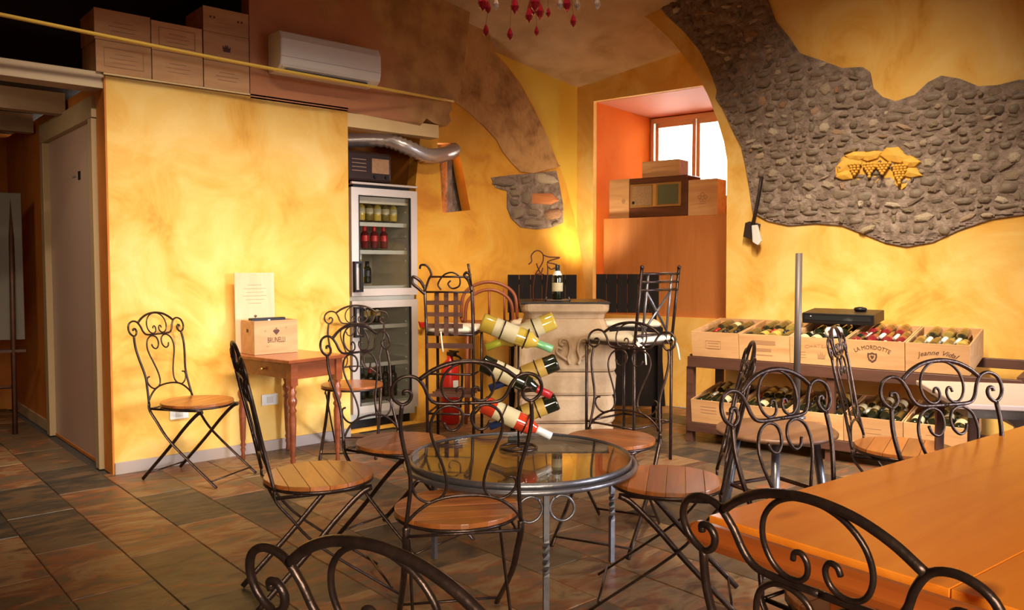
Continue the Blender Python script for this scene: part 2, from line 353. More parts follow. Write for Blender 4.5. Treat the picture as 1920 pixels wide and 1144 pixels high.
# ================================================================== SETTING
# ---- floor: slab plus slate tiles
floor = S(MB().box(2.5, 2.9, -0.06, 10.6, 11.6, 0.1).build('floor', simple('grout', (0.055, 0.04, 0.028), 0.9)))
tile_me = {}
def tile_mesh(k):
    if k not in tile_me:
        rnd = random.Random(k); b = MB(); g = 0.0014; x0, x1, y0, y1 = -0.15 + g, 0.15 - g, -0.32 + g, 0.32 - g
        h = 0.0112 + rnd.uniform(-0.0008, 0.0008); c = 0.003
        b.add([(x0, y0, 0), (x1, y0, 0), (x1, y1, 0), (x0, y1, 0), (x0, y0, h - c), (x1, y0, h - c), (x1, y1, h - c), (x0, y1, h - c), (x0 + c, y0 + c, h), (x1 - c, y0 + c, h), (x1 - c, y1 - c, h), (x0 + c, y1 - c, h)],
              [(0, 1, 5, 4), (1, 2, 6, 5), (2, 3, 7, 6), (3, 0, 4, 7), (4, 5, 9, 8), (5, 6, 10, 9), (6, 7, 11, 10), (7, 4, 8, 11), (8, 9, 10, 11)])
        me = bpy.data.meshes.new('tile'); me.from_pydata(b.v, [], b.f); me.materials.append(M_slate); tile_me[k] = me
    return tile_me[k]
far_tiles = MB()
n_t = 0
for i in range(-4, 20):
    xc = 0.725 + 0.15 + 0.3 * (i - 1)
    off = 0.0 if i % 2 else 0.33
    for j in range(-5, 14):
        yc = 3.97 - 0.32 + 0.64 * (j - 6) + off + 0.64
        if xc > 1.30 and yc > 5.45: continue
        if (Vector((xc, yc, 0)) - PB).dot(nB) > 0.62: continue
        v = Vector((xc, yc, 0)) - cC; d = v.dot(cF)
        px = 960 + FPX * v.dot(cR) / d if d > 0.3 else -9999
        py = 572 - FPX * v.dot(cU) / d if d > 0.3 else 9999
        if -160 < px < 2080 and py < 1400 and n_t < 300:
            o = bpy.data.objects.new('tile', tile_mesh(n_t % 4)); COL.objects.link(o); o.parent = floor; o.location = (xc, yc, -0.011)
            n_t += 1
        elif xc < 6 and yc > -2.6 and xc > -1.5:
            far_tiles.box(xc, yc, -0.006, 0.295, 0.635, 0.011)
if far_tiles.v: ft = far_tiles.build('tile_field', M_slate, floor); ft['kind'] = 'stuff'

# ---- wall A: yellow partition (plane Y=5.2), room behind the door
wl = S(MB().box((1.38 + 2.985) / 2, 5.29, 1.185, 2.985 - 1.38, 0.18, 2.37).build('wall_left', M_yel))

S(MB().box(2.18, 5.193, 0.035, 1.60, 0.014, 0.075).build('baseboard_left', simple('grey_skirting', (0.42, 0.33, 0.28), 0.6), bevel=0.003))
# cream lintel over the fridge pocket and slab edge
S(MB().box((2.985 + 3.79) / 2, 5.26, 2.305, 3.79 - 2.985, 0.12, 0.10).build('trim_1', M_cre))
# pink upper wall and rough brown plaster beyond it
ux = 2.262
tear = [onY(x, y, 5.2) for x, y in [(788, 236), (800, 222), (812, 230), (825, 234), (838, 236), (846, 226), (842, 214), (848, 205), (846, 192), (856, 186)]]
up_pts = [(ux, 2.36), (3.0, 2.36)] + [tear[0]] + tear[1:] + [(4.05, 2.9), (4.15, 3.6), (4.2, 4.2), (ux, 4.2)]
def upper_mat():
    m, nt, b = newmat('pink_to_brown_plaster'); N = nt.nodes; L = nt.links
    tc = N.new('ShaderNodeTexCoord'); sx = N.new('ShaderNodeSeparateXYZ'); L.new(tc.outputs['Object'], sx.inputs[0])
    nz = N.new('ShaderNodeTexNoise'); nz.inputs['Scale'].default_value = 2.2; nz.inputs['Detail'].default_value = 8; L.new(tc.outputs['Object'], nz.inputs['Vector'])
    a = N.new('ShaderNodeMath'); a.operation = 'MULTIPLY_ADD'; a.inputs[1].default_value = 0.8; L.new(sx.outputs['Z'], a.inputs[0]); L.new(sx.outputs['X'], a.inputs[2])
    b2 = N.new('ShaderNodeMath'); b2.operation = 'MULTIPLY_ADD'; b2.inputs[1].default_value = 1.2; L.new(nz.outputs['Fac'], b2.inputs[0]); L.new(a.outputs[0], b2.inputs[2])
    mr = N.new('ShaderNodeMapRange'); mr.inputs['From Min'].default_value = 5.95; mr.inputs['From Max'].default_value = 6.25; L.new(b2.outputs[0], mr.inputs['Value'])
    n3 = N.new('ShaderNodeTexNoise'); n3.inputs['Scale'].default_value = 6; n3.inputs['Detail'].default_value = 8; L.new(tc.outputs['Object'], n3.inputs['Vector'])
    c1 = N.new('ShaderNodeValToRGB'); c1.color_ramp.elements[0].color = (0.48, 0.19, 0.085, 1); c1.color_ramp.elements[1].color = (0.62, 0.27, 0.13, 1)
    c2 = N.new('ShaderNodeValToRGB'); c2.color_ramp.elements[0].position = 0.35; c2.color_ramp.elements[0].color = (0.40, 0.20, 0.07, 1); c2.color_ramp.elements[1].position = 0.6; c2.color_ramp.elements[1].color = (0.60, 0.35, 0.13, 1)
    L.new(n3.outputs['Fac'], c1.inputs[0]); L.new(n3.outputs['Fac'], c2.inputs[0])
    mx = N.new('ShaderNodeMix'); mx.data_type = 'RGBA'; L.new(mr.outputs[0], mx.inputs[0]); L.new(c1.outputs[0], mx.inputs[6]); L.new(c2.outputs[0], mx.inputs[7])
    L.new(mx.outputs[2], b.inputs['Base Color']); b.inputs['Roughness'].default_value = 0.9
    bp = N.new('ShaderNodeBump'); bp.inputs['Strength'].default_value = 0.5; bp.inputs['Distance'].default_value = 0.02; L.new(n3.outputs['Fac'], bp.inputs['Height']); L.new(bp.outputs[0], b.inputs['Normal'])
    return m
S(MB().poly([up_pts], 0.12, MY_(5.2)).build('wall_upper_left', upper_mat()))
# ---- wall A2 (orange, with duct hole and arched right edge)
YA2 = 5.325
arch = [onY(x, y, YA2) for x, y in [(1098, 560), (1092, 500), (1085, 450), (1075, 400), (1061, 345), (1040, 290), (1022, 245), (1000, 200), (975, 155), (950, 122), (925, 95), (916, 50), (908, 0), (900, -80)]]
hole = [onY(x, y, YA2) for x, y in [(820, 268), (855, 268), (866, 310), (882, 394), (830, 400), (826, 330)]]
a2o = [(2.985, 0), (arch[0][0] + 0.02, 0)] + arch + [(2.985, arch[-1][1])]
pocket = [(3.0, 0.02), (3.655, 0.02), (3.655, 1.9), (3.70, 2.255), (3.0, 2.255)]
wo = S(MB().poly([a2o, hole, pocket], 0.12, MY_(YA2)).build('wall_middle', M_ora))
S(MB().box(4.33, 5.53, 2.05, 0.66, 0.05, 0.9).build('wall_duct_recess', M_mor))
for z_ in (1.62, 2.48): S(MB().box(4.3, 5.53, z_, 0.62, 0.16, 0.04).build('wall_duct_shelf', M_mor))
for k_, (cx, sx) in enumerate(((4.06, 0.05), (4.64, 0.05))): S(MB().box(cx, 5.51, 2.05, sx, 0.18, 0.9).build('wall_duct_side', M_mor))
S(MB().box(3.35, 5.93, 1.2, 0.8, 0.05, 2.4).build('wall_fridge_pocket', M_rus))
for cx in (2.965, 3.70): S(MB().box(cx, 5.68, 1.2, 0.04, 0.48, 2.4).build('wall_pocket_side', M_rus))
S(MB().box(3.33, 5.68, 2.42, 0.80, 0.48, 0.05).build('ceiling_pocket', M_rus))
# brown rough band that follows the arch
band = [onY(x, y, YA2 - 0.004) for x, y in [(846, 150), (850, 190), (880, 212), (908, 238), (930, 262), (942, 285), (958, 305), (975, 322), (1000, 325), (1050, 312)]]
archb = [onY(x, y, YA2 - 0.004) for x, y in [(1046, 308), (1038, 290), (1020, 245), (998, 201), (973, 156), (948, 123), (923, 96), (914, 50), (906, 0), (898, -80)]]
S(MB().poly([band + archb + [onY(820, -90, YA2)]], 0.02, MY_(YA2 - 0.012)).build('trim_2', M_brn))
# small rubble patch
patch = [(920, 333), (960, 328), (1000, 325), (1042, 320), (1048, 345), (1055, 385), (1055, 418), (1030, 428), (1005, 430), (975, 426), (958, 410), (950, 390), (950, 358), (928, 352)]
sp = S(MB().poly([[onY(x, y, YA2) for x, y in patch]], 0.02, MY_(YA2 - 0.008)).build('trim_3', M_mor))

stone_meshes = []
def stone_mesh(k, mat):
    rnd = random.Random(100 + k); n = rnd.choice((5, 6, 7)); vs = []; fs = []
    rad = [rnd.uniform(0.72, 1.15) for _ in range(n)]
    for ring, (s, z) in enumerate(((1.08, 0), (0.90, 0.6), (0.55, 0.92))):
        for i in range(n):
            a = 2 * PI * i / n; q = rad[i] * s
            x = math.copysign(abs(math.cos(a)) ** 0.7, math.cos(a)); y = math.copysign(abs(math.sin(a)) ** 0.7, math.sin(a))
            vs.append((q * x * 0.5, q * y * 0.5, -z * (0.85 + 0.3 * rnd.random())))
    vs.append((rnd.uniform(-.15, .15), rnd.uniform(-.15, .15), -1.0))
    for r0 in (0, 1):
        for i in range(n): fs.append((r0 * n + i, (r0 + 1) * n + i, (r0 + 1) * n + (i + 1) % n, r0 * n + (i + 1) % n))
    for i in range(n): fs.append((2 * n + i, 3 * n, 2 * n + (i + 1) % n))
    me = bpy.data.meshes.new('stone'); me.from_pydata(vs, [], fs); me.materials.append(mat); me.update(); return me
for k in range(14): stone_meshes.append(stone_mesh(k, M_stone))
def put_stone(parent, M, x, y, sx, sy, dz, rz, me=None):
    o = bpy.data.objects.new('stone', me or random.choice(stone_meshes)); COL.objects.link(o); o.parent = parent
    o.matrix_local = M @ Matrix.Translation((x, y, 0)) @ Matrix.Rotation(rz, 4, 'Z') @ Matrix.Diagonal((sx, sy, dz, 1))
    return o
brick_me = stone_mesh(77, simple('terracotta_brick', (0.58, 0.20, 0.06), 0.8))
for (x, y, wx, wy, rz, me) in [(945, 342, 44, 18, 0, None), (985, 338, 20, 14, .2, None), (1022, 335, 40, 18, -.1, None), (965, 362, 22, 14, 0, None), (984, 372, 16, 26, 0, None), (1022, 374, 50, 24, 0, brick_me), (962, 380, 18, 12, 0, None), (972, 400, 24, 22, .3, None), (1000, 398, 26, 16, 0, None), (1034, 403, 34, 18, .15, None), (1000, 418, 34, 14, 0, None), (1040, 420, 18, 10, .2, None), (960, 352, 14, 8, 0, None)]:
    (ax, az), (bx, _), (_, bz) = onY(x, y, YA2), onY(x + wx, y, YA2), onY(x, y - wy, YA2)
    put_stone(sp, MY_(YA2 - 0.008), ax, az, abs(bx - ax), abs(bz - az), 0.022, rz, me)

# ---- recessed bay: lemon wall A3, window wall C, vault
YA3, OC = 5.50, 0.6
tcor = onB(1087, 300, OC)[0]
c3 = PB + nB * OC + dB * tcor
S(MB().poly([[(4.72, 0), (c3.x + .05, 0), (c3.x + .05, 4.38), (3.9, 4.38), (3.9, 2.6), (4.72, 2.6)]], 0.1, MY_(YA3)).build('wall_bay', M_lem))
nl = onB(1113, 190, OC); nt_ = onB(1325, 160, OC); nr = onB(1363, 300, OC)
ztop = nl[1] - 0.0
tR = nr[0] - 0.50; SILL = 1.70
outC = [(-(tcor + 0.05), 0), (0.6, 0), (0.6, 4.4), (-(tcor + 0.05), 4.4)]
hC = [(-nl[0], 0.80), (-tR, 0.80), (-tR, ztop), (-nl[0], ztop)]
S(MB().poly([outC, hC], 0.06, MB_(OC)).build('wall_window', M_yel))
ND = 1.15
mB = MB_(OC)
def Bbox(name, mat, t0, t1, z0, z1, o0, o1, parent=None, bevel=0.0, label=None):
    m = MB(); m.M = MB_(0); m.box(-(t0 + t1) / 2, (z0 + z1) / 2, (o0 + o1) / 2, abs(t1 - t0), abs(z1 - z0), abs(o1 - o0)); return m.build(name, mat, parent, bevel, label)
S(Bbox('wall_niche_left', M_red, nl[0], nl[0] + 0.05, 0.62, ztop + 0.05, OC + 0.05, OC + ND + 0.15))
S(Bbox('wall_niche_right', M_red, tR - 0.05, tR, 0.62, ztop + 0.05, OC + 0.05, OC + ND + 0.15))
S(Bbox('ceiling_niche', simple('niche_soffit_paint', (0.60, 0.17, 0.06), 0.7), tR - 0.05, nl[0] + 0.05, ztop, ztop + 0.06, OC + 0.05, OC + ND + 0.15))
pl0_ = onB(1128, 412, OC)[0]
# back wall of the niche with window opening
OW = OC + ND
w0 = onB(1222, 300, OW)[0]; w1 = 2 * onB(1306, 300, OW)[0] - w0
wz0, wz1 = 1.86, ztop - 0.01
S(MB().poly([[(-(nl[0]), 0.62), (-tR, 0.62), (-tR, ztop), (-nl[0], ztop)], [(-w0, wz0), (-w1, wz0), (-w1, wz1), (-w0, wz1)]], 0.12, MB_(OW)).build('wall_niche_back', M_red))
S(Bbox('trim_sill', M_ply, tR, pl0_, SILL - 0.05, SILL, OC + 0.10, OW))
win = bpy.data.objects.new('window_1', None); COL.objects.link(win); S(win)
WF = simple('window_frame_paint', (0.85, 0.74, 0.60), 0.5)
tm = (w0 + w1) / 2
fr = MB(); fr.M = MB_(0)
def fb(m, t0, t1, z0, z1, o0, o1): m.box(-(t0 + t1) / 2, (z0 + z1) / 2, (o0 + o1) / 2, abs(t1 - t0), abs(z1 - z0), abs(o1 - o0))
for a in [(w0, w0 - 0.035, wz0, wz1), (w1, w1 + 0.05, wz0, wz1), (w1, w0, wz0, wz0 + 0.05), (w1, w0, wz1 - 0.05, wz1)]: fb(fr, *a, OW - 0.03, OW + 0.05)
fr.build('window_frame', WF, win)
for (ta, tb) in ((w0 - 0.05, tm + 0.005), (tm - 0.005, w1 + 0.05)):
    m = MB(); m.M = MB_(0)
    for a in [(ta, ta - 0.038, wz0 + .05, wz1 - .05), (tb, tb + 0.038, wz0 + .05, wz1 - .05), (tb, ta, wz0 + .05, wz0 + .10), (tb, ta, wz1 - .10, wz1 - .05)]: fb(m, *a, OW - 0.02, OW + 0.03)
    sash = m.build('sash', WF, win, 0.004)
    m = MB(); m.M = MB_(0); fb(m, tb + .05, ta - .05, wz0 + .11, wz1 - .11, OW + 0.002, OW + 0.006); m.build('pane', M_pane, sash)
# plywood front of the niche
pl0 = onB(1128, 412, OC)[0]
S(Bbox('trim_panel', M_ply, tR, pl0, 0.78, SILL, OC + 0.04, OC + 0.07))

# vault over the bay and the room
vt = MB(); NX, NY = 26, 26; vs = []; fs = []
zc = onB(1087, 160, OC)[1] - 0.02
for i in range(NX + 1):
    for j in range(NY + 1):
        u = -0.3 + 3.3 * i / NX; v_ = -0.3 + 3.6 * j / NY      # u along -X from the corner, v along -dB
        p = c3 + Vector((-u, 0, 0)) - dB * v_
        zz = zc + 0.16 * max(u, 0) ** 1.0 + 0.15 * max(v_, 0) + 0.10 * min(max(u, 0), 1.2) * min(max(v_, 0), 1.2)
        vs.append((p.x, p.y, min(zz, 4.25)))
for i in range(NX):
    for j in range(NY): fs.append((i * (NY + 1) + j, i * (NY + 1) + j + 1, (i + 1) * (NY + 1) + j + 1, (i + 1) * (NY + 1) + j))
S(MB().add(vs, fs, True).build('ceiling_vault', M_vlt))

# ---- wall B: yellow, arched left edge, rubble area
zt = 4.36
bl = [onB(1363, 560)[0], onB(1363, 400)[0]]
arcB = [onB(x, y) for x, y in [(1363, 300), (1357, 265), (1345, 225), (1328, 180), (1310, 145), (1285, 108), (1255, 72), (1215, 35), (1170, 8), (1120, -20), (1060, -50), (960, -70)]]
tL = bl[0]
outB = [(-tL, 0), (7.1, 0), (7.1, zt), (-arcB[-1][0], zt)] + [(-t, z) for t, z in reversed(arcB)]
wb = S(MB().poly([outB], 0.5, MB_(0)).build('wall_right', M_yel))
rub_px = [(1222, -10), (1250, 30), (1285, 62), (1312, 95), (1330, 130), (1345, 170), (1342, 185), (1356, 205), (1372, 240), (1390, 275), (1398, 310), (1405, 350), (1412, 400), (1440, 415), (1480, 424), (1530, 420), (1580, 424), (1620, 440), (1660, 456), (1700, 464), (1750, 455), (1800, 432), (1860, 412), (1930, 402), (2010, 398), (2090, 380), (2140, 330), (2150, 270), (2120, 210), (2060, 170), (1990, 150), (1910, 150), (1870, 160), (1835, 162), (1800, 148), (1765, 142), (1740, 155), (1715, 178), (1680, 190), (1655, 182), (1638, 165), (1632, 135), (1618, 126), (1580, 128), (1545, 115), (1500, 100), (1480, 70), (1455, 40), (1440, 0), (1400, -60), (1300, -60)]
rub = [(-onB(x, y)[0], onB(x, y)[1]) for x, y in rub_px]
rb = S(MB().poly([rub], 0.03, MB_(-0.016)).build('trim_4', M_mor, bevel=0.010))
from mathutils import noise as _ns
def inside(p, poly):
    x, y = p; c = False; j = len(poly) - 1
    for i in range(len(poly)):
        xi, yi = poly[i]; xj, yj = poly[j]
        if (yi > y) != (yj > y) and x < (xj - xi) * (y - yi) / (yj - yi) + xi: c = not c
        j = i
    return c
xs = [p[0] for p in rub]; ys = [p[1] for p in rub]
cell = 0.0125; gm = MB(); gm.M = MB_(-0.018); idx = {}; gv = []; gf = []
def gpt(i, j):
    if (i, j) not in idx:
        x, y_ = min(xs) + i * cell, min(ys) + j * cell
        h_ = _ns.fractal(Vector((x * 9, y_ * 13, 3.1)), 1.0, 2.0, 4) * 0.010 + abs(_ns.noise(Vector((x * 22, y_ * 30, 7.7)))) * 0.007
        idx[(i, j)] = len(gv); gv.append((x, y_, -0.004 - h_))
    return idx[(i, j)]
for i in range(int((max(xs) - min(xs)) / cell)):
    for j in range(int((max(ys) - min(ys)) / cell)):
        if all(inside((min(xs) + (i + a) * cell, min(ys) + (j + b) * cell), rub) for a, b in ((-1, -1), (2, -1), (2, 2), (-1, 2))):
            gf.append((gpt(i, j), gpt(i, j + 1), gpt(i + 1, j + 1), gpt(i + 1, j)))
o = gm.add(gv, gf, True).build('mortar_bed', M_mor, rb)
cand = []; y = min(ys); row = 0
while y < max(ys):
    h = random.uniform(0.034, 0.085); x = min(xs) + random.uniform(0, 0.06)
    while x < max(xs):
        wd = random.uniform(0.035, 0.155)
        cx, cy = x + wd / 2, y + h / 2 + random.uniform(-0.012, 0.012)
        if all(inside((cx + a, cy + b), rub) for a, b in ((wd * .5, 0), (-wd * .5, 0), (0, h * .55), (0, -h * .55))):
            cand.append((cx, cy, wd, h))
        x += wd * 1.02
    y += h * 0.98; row += 1
random.shuffle(cand)
rest = MB()
for k, (cx, cy, wd, h) in enumerate(cand):
    if k < 292: put_stone(rb, MB_(-0.014), cx, cy, wd * random.uniform(0.5, 1.0), h * random.uniform(0.45, 1.05), random.uniform(0.016, 0.034), random.uniform(-0.5, 0.5))
    else:
        me = random.choice(stone_meshes); rest.M = MB_(-0.018) @ Matrix.Translation((cx, cy, 0)) @ Matrix.Diagonal((wd * .85, h * .85, 0.02, 1))
        rest.add([v.co for v in me.vertices], [tuple(p.vertices) for p in me.polygons], True)
if rest.v: o = rest.build('rubble', M_stone, rb); o['kind'] = 'stuff'

# ---- door wall, corridor, mezzanine
dw = MB()
dw.poly([[(5.385, 0), (8.3, 0), (8.3, 2.37), (5.385, 2.37)], [(5.46, 0.02), (6.72, 0.02), (6.72, 2.2), (5.46, 2.2)]], 0.1, Matrix(((0, 0, 1, 1.381), (1, 0, 0, 0), (0, 1, 0, 0), (0, 0, 0, 1))))
S(dw.build('wall_door', M_rus))
S(MB().box(1.376, 5.29, 1.18, 0.012, 0.178, 2.36).build('trim_corner', M_rus))
d1 = bpy.data.objects.new('door_1', None); COL.objects.link(d1); S(d1)
m = MB(); m.box(1.368, 5.43, 1.074, 0.05, 0.08, 2.148); m.build('door_jamb', M_dfr, d1, 0.003)
m = MB(); m.box(1.368, 6.755, 1.074, 0.05, 0.09, 2.148); m.build('door_jamb', M_dfr, d1, 0.003)
m = MB(); m.box(1.368, 6.09, 2.215, 0.05, 1.42, 0.13); m.build('door_head', M_dfr, d1, 0.003)
leaf = MB().box(1.40, 6.09, 1.09, 0.03, 1.24, 2.15).build('door_leaf', M_door, d1)
q = onpl(148, 329, (1.38, 0, 0), (1, 0, 0)); MB().box(1.382, q.y, q.z, 0.006, 0.045, 0.055).build('door_sign', M_black, leaf)
q = onpl(139, 331, (1.38, 0, 0), (1, 0, 0)); MB().box(1.382, q.y, q.z, 0.006, 0.10, 0.012).build('door_sign', simple('grey_arrow', (0.25, 0.22, 0.2), 0.5), leaf)
S(MB().box(1.374, 7.55, 0.04, 0.012, 1.5, 0.08).build('baseboard_door', simple('pale_skirting', (0.5, 0.34, 0.2), 0.6)))
S(MB().box(-0.4, 8.33, 2.15, 4.6, 0.1, 4.4).build('wall_corridor_end', M_rus))
S(MB().box(-2.55, 2.9, 2.15, 0.1, 11.4, 4.4).build('wall_far_left', M_ora))
S(MB().box(2.6, -2.75, 2.15, 10.6, 0.1, 4.4).build('wall_behind', M_ora))
S(MB().box(2.8, 3.0, 4.38, 11.4, 12.0, 0.1).build('ceiling', M_vlt))
S(MB().box(0.3, 5.30, 2.345, 2.16, 0.16, 0.095).build('trim_beam', simple('beam_paint', (0.62, 0.46, 0.28), 0.6), bevel=0.003))
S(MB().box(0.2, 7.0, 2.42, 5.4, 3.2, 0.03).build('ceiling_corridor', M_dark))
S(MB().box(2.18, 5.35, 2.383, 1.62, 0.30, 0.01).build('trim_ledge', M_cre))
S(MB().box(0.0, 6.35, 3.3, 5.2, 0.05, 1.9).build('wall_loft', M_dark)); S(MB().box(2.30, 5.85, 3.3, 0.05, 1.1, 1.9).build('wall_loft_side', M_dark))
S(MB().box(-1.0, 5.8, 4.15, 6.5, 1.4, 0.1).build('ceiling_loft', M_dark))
for (yy, zz) in ((6.13, 2.36), (7.12, 2.36), (5.75, 2.375)):
    if yy == 5.75: continue
    j = MB().box(0.1, yy, zz - 0.02, 2.52, 0.10, 0.15).build('beam', M_beam); tag(j, kind='structure')

# ---- sockets in wall
for (x, y) in ((335, 774), (505, 749)):
    X, Z = onY(x, y, 5.2)
    t = thing('wall_socket', 'white socket plate on the yellow wall under the lone folding chair' if x == 335 else 'white socket plate on the yellow wall behind the mahogany side table', 'socket', (X, 5.2, Z))
    B1('plate', M_white, t, 0, -0.006, 0, 0.115, 0.012, 0.075, bevel=0.003); B1('insert', simple('socket_insert', (0.6, 0.56, 0.5), 0.4), t, 0, -0.013, 0, 0.045, 0.004, 0.045)

# ================================================================== BISTRO CHAIR
def yb(z): return -0.19 - 0.12 * (z - 0.46) / 0.54
def bk(x, y, side=1):     # template pixel -> back plane
    z = 0.46 + (800 - y) / 1440; u = (x - 407) / 1498
    return Vector((u * side, yb(z), z))
UP = [(120, 238), (113, 330), (128, 430), (152, 530), (160, 600), (152, 700), (140, 800)]
SCR = [(126, 197), (128, 182), (148, 181), (160, 200), (150, 226), (120, 240), (85, 215), (75, 175), (95, 135), (140, 117), (185, 128), (215, 165), (235, 210), (265, 236), (330, 241), (408, 241)]
ARC = [(195, 132), (250, 95), (320, 68), (407, 58), (494, 68), (564, 95), (619, 132)]
CIR = [(356, 190), (362, 174), (378, 172), (388, 190), (382, 215), (360, 230), (328, 228), (302, 205), (290, 165), (300, 120), (330, 85), (370, 66), (408, 62)]
LYR = [(303, 322), (318, 352), (350, 362), (378, 340), (388, 305), (375, 270), (340, 252), (300, 256), (262, 285), (245, 340), (255, 400), (285, 475), (312, 550), (322, 610), (310, 655), (270, 685), (225, 685), (185, 655), (170, 615), (182, 590), (205, 585)]
HOOP = [(140, 782), (190, 730), (250, 690), (320, 670), (407, 664), (494, 670), (564, 690), (624, 730), (674, 782)]
def bistro_chair():
    t = thing('bistro_chair', 'x', 'chair')
    t1 = MB(); 
    for s in (1, -1):
        MB().tube(catmull([bk(x, y, s) for x, y in UP], 5), 0.0065).build('back_upright', M_iron, t)
        MB().tube(catmull([bk(x, y, s) for x, y in SCR], 4), 0.0055).build('side_scroll', M_iron, t)
        MB().tube(catmull([bk(x, y, s) for x, y in CIR], 4), 0.004).build('ring_scroll', M_iron, t)
        MB().tube(catmull([bk(x, y, s) for x, y in LYR], 4), 0.0045).build('lyre_scroll', M_iron, t)
        X = 0.178 * s
        MB().tube(catmull([(X, yb(.46), .46), (X, -.185, .42), (X, -.135, .355), (X, -.03, .235), (X, .27, .008)], 4), 0.0105, flat=0.5).build('leg', M_iron, t)
        X = 0.155 * s
        MB().tube(catmull([(X, .165, .428), (X, .12, .405), (X, .03, .32), (X, -.08, .20), (X, -.27, .008)], 4), 0.0105, flat=0.5).build('leg', M_iron, t)
        MB().tube([(0.166 * s, -.19, .428), (0.166 * s, .02, .428), (0.155 * s, .165, .432)], 0.007, flat=0.5).build('seat_support', M_iron, t)
    MB().tube(catmull([bk(x, y) for x, y in ARC], 5), 0.0068).build('top_arch', M_iron, t)
    MB().tube(catmull([bk(x, y) for x, y in HOOP], 4), 0.0055).build('hoop', M_iron, t)
    MB().tube([(-.178, .235, .042), (.178, .235, .042)], 0.005).build('stretcher', M_iron, t)
    MB().tube([(-.155, -.235, .045), (.155, -.235, .045)], 0.005).build('stretcher', M_iron, t)
    MB().tube([(-.178, -.19, .43), (.178, -.19, .43)], 0.005).build('seat_crossbar', M_iron, t)
    MB().tube([(0.2 * math.cos(a * PI / 16), 0.2 * math.sin(a * PI / 16), 0.44) for a in range(32)], 0.007, 6, closed=True).build('seat_rim', M_iron, t)
    n = 6; R = 0.205
    for k in range(n):
        y0 = -R + 2 * R * k / n + 0.0004; y1 = -R + 2 * R * (k + 1) / n - 0.0004
        yy = [y0 + (y1 - y0) * i / 5 for i in range(6)]
        hw = [math.sqrt(max(R * R - a * a, 1e-5)) for a in yy]
        loop = [(h_, a) for h_, a in zip(hw, yy)] + [(-h_, a) for h_, a in reversed(list(zip(hw, yy)))]
        MB().poly([loop], 0.016, Matrix.Translation((0, 0, 0.446))).build('slat', M_seat, t, 0.002)
    return t
CH = [
 (1.735, 4.80, 210.0, 'lone iron folding chair with round wooden seat against the yellow wall near the door', None),
 (1.465, 2.794, 253.0, 'iron folding chair seen side-on, left of the glass table, wooden seat facing it', 1),
 (1.607, 2.112, 329.4, 'iron folding chair seen from behind, nearest to the camera at the glass table', 1),
 (2.025, 3.068, 194.0, 'iron folding chair at the far left of the glass table, before the mahogany table', 1),
 (2.77, 4.80, 143.3, 'iron folding chair with dark seat standing between mahogany side table and fridge', None),
 (2.788, 2.494, 112.0, 'iron folding chair on the far side of the glass table, below the cushioned stool', 1),
 (2.405, 1.872, 37.0, 'iron folding chair right of the glass table, back edge-on with bright highlights', 1),
 (1.909, 0.862, 172.7, 'iron folding chair back behind the big pine table, in front of the pole', 2),
 (3.623, 1.520, 198.0, 'iron folding chair seen edge-on before the crates, seat towards the pale table', None),
 (2.380, 0.681, 156.2, 'iron folding chair back right behind the big pine table, before the pale table', 2),
 (0.726, 0.782, 284.1, 'iron chair back cut off by the bottom edge, left of the pine table', 2),
 (1.223, 0.466, 263.4, 'large iron chair back in the foreground over the corner of the pine table', 2)]
proto = bistro_chair()
for i, (x, y, a, lab, g) in enumerate(CH):
    o = proto if i == 0 else copy_tree(proto)
    o.location = (x, y, 0.0); o.rotation_euler = (0, 0, R_(a)); o['label'] = lab
    o.scale = (1, 1, 0.99 if i > 9 else 1)
    o['group'] = {1: 'bistro chairs round the glass table', 2: 'bistro chairs at the pine table', None: 'bistro chairs along the walls'}[g]

# ================================================================== GLASS TABLE
gc = (2.12, 2.37)
t = thing('glass_table', 'low round glass-topped table with steel ring and twisted legs', 'table', (gc[0], gc[1], 0))
MB().lathe([(0.425, 0.492), (0.428, 0.494), (0.428, 0.500), (0.425, 0.502)], 64).build('glass_top', M_tglass, t)
ringp = lambda r, z: [(r * math.cos(a * PI / 36), r * math.sin(a * PI / 36), z) for a in range(72)]
MB().tube(ringp(0.45, 0.478), 0.011, 8, closed=True).build('outer_ring', M_steel, t)
MB().lathe([(0.402, 0.480), (0.436, 0.480), (0.436, 0.508), (0.431, 0.508), (0.431, 0.490), (0.402, 0.490)], 64, cap=False).build('rim_band', M_steel, t)
for ang in (240, -15, 107):
    a = R_(ang); ca, sa = math.cos(a), math.sin(a); lx, ly = 0.43 * ca, 0.43 * sa
    m = MB(); n = 40; vs = []; fs = []
    for i in range(n + 1):
        z = 0.005 + 0.47 * i / n; tw = min(max((z - 0.19) / 0.11, 0), 1) * PI * 2
        for k in range(4):
            b_ = a + PI / 4 + k * PI / 2 + tw; vs.append((lx + 0.0135 * math.cos(b_), ly + 0.0135 * math.sin(b_), z))
    for i in range(n):
        for k in range(4): fs.append((i * 4 + k, i * 4 + (k + 1) % 4, (i + 1) * 4 + (k + 1) % 4, (i + 1) * 4 + k))
    fs += [(3, 2, 1, 0), tuple(n * 4 + k for k in range(4))]
    lg = m.add(vs, fs).build('leg', M_steel, t)
    # scroll beside the leg, lying along the ring
    tx, ty = -sa, ca
    pts = [(0.02, 0.455), (0.005, 0.42), (0.02, 0.385), (0.055, 0.372), (0.085, 0.39), (0.092, 0.42), (0.075, 0.45), (0.045, 0.462), (0.022, 0.452)]
    for sg in (1, -1):
        MB().tube(catmull([(lx + tx * (p + 0.008) * sg, ly + ty * (p + 0.008) * sg, z) for p, z in pts], 4), 0.005).build('scroll', M_steel, lg)

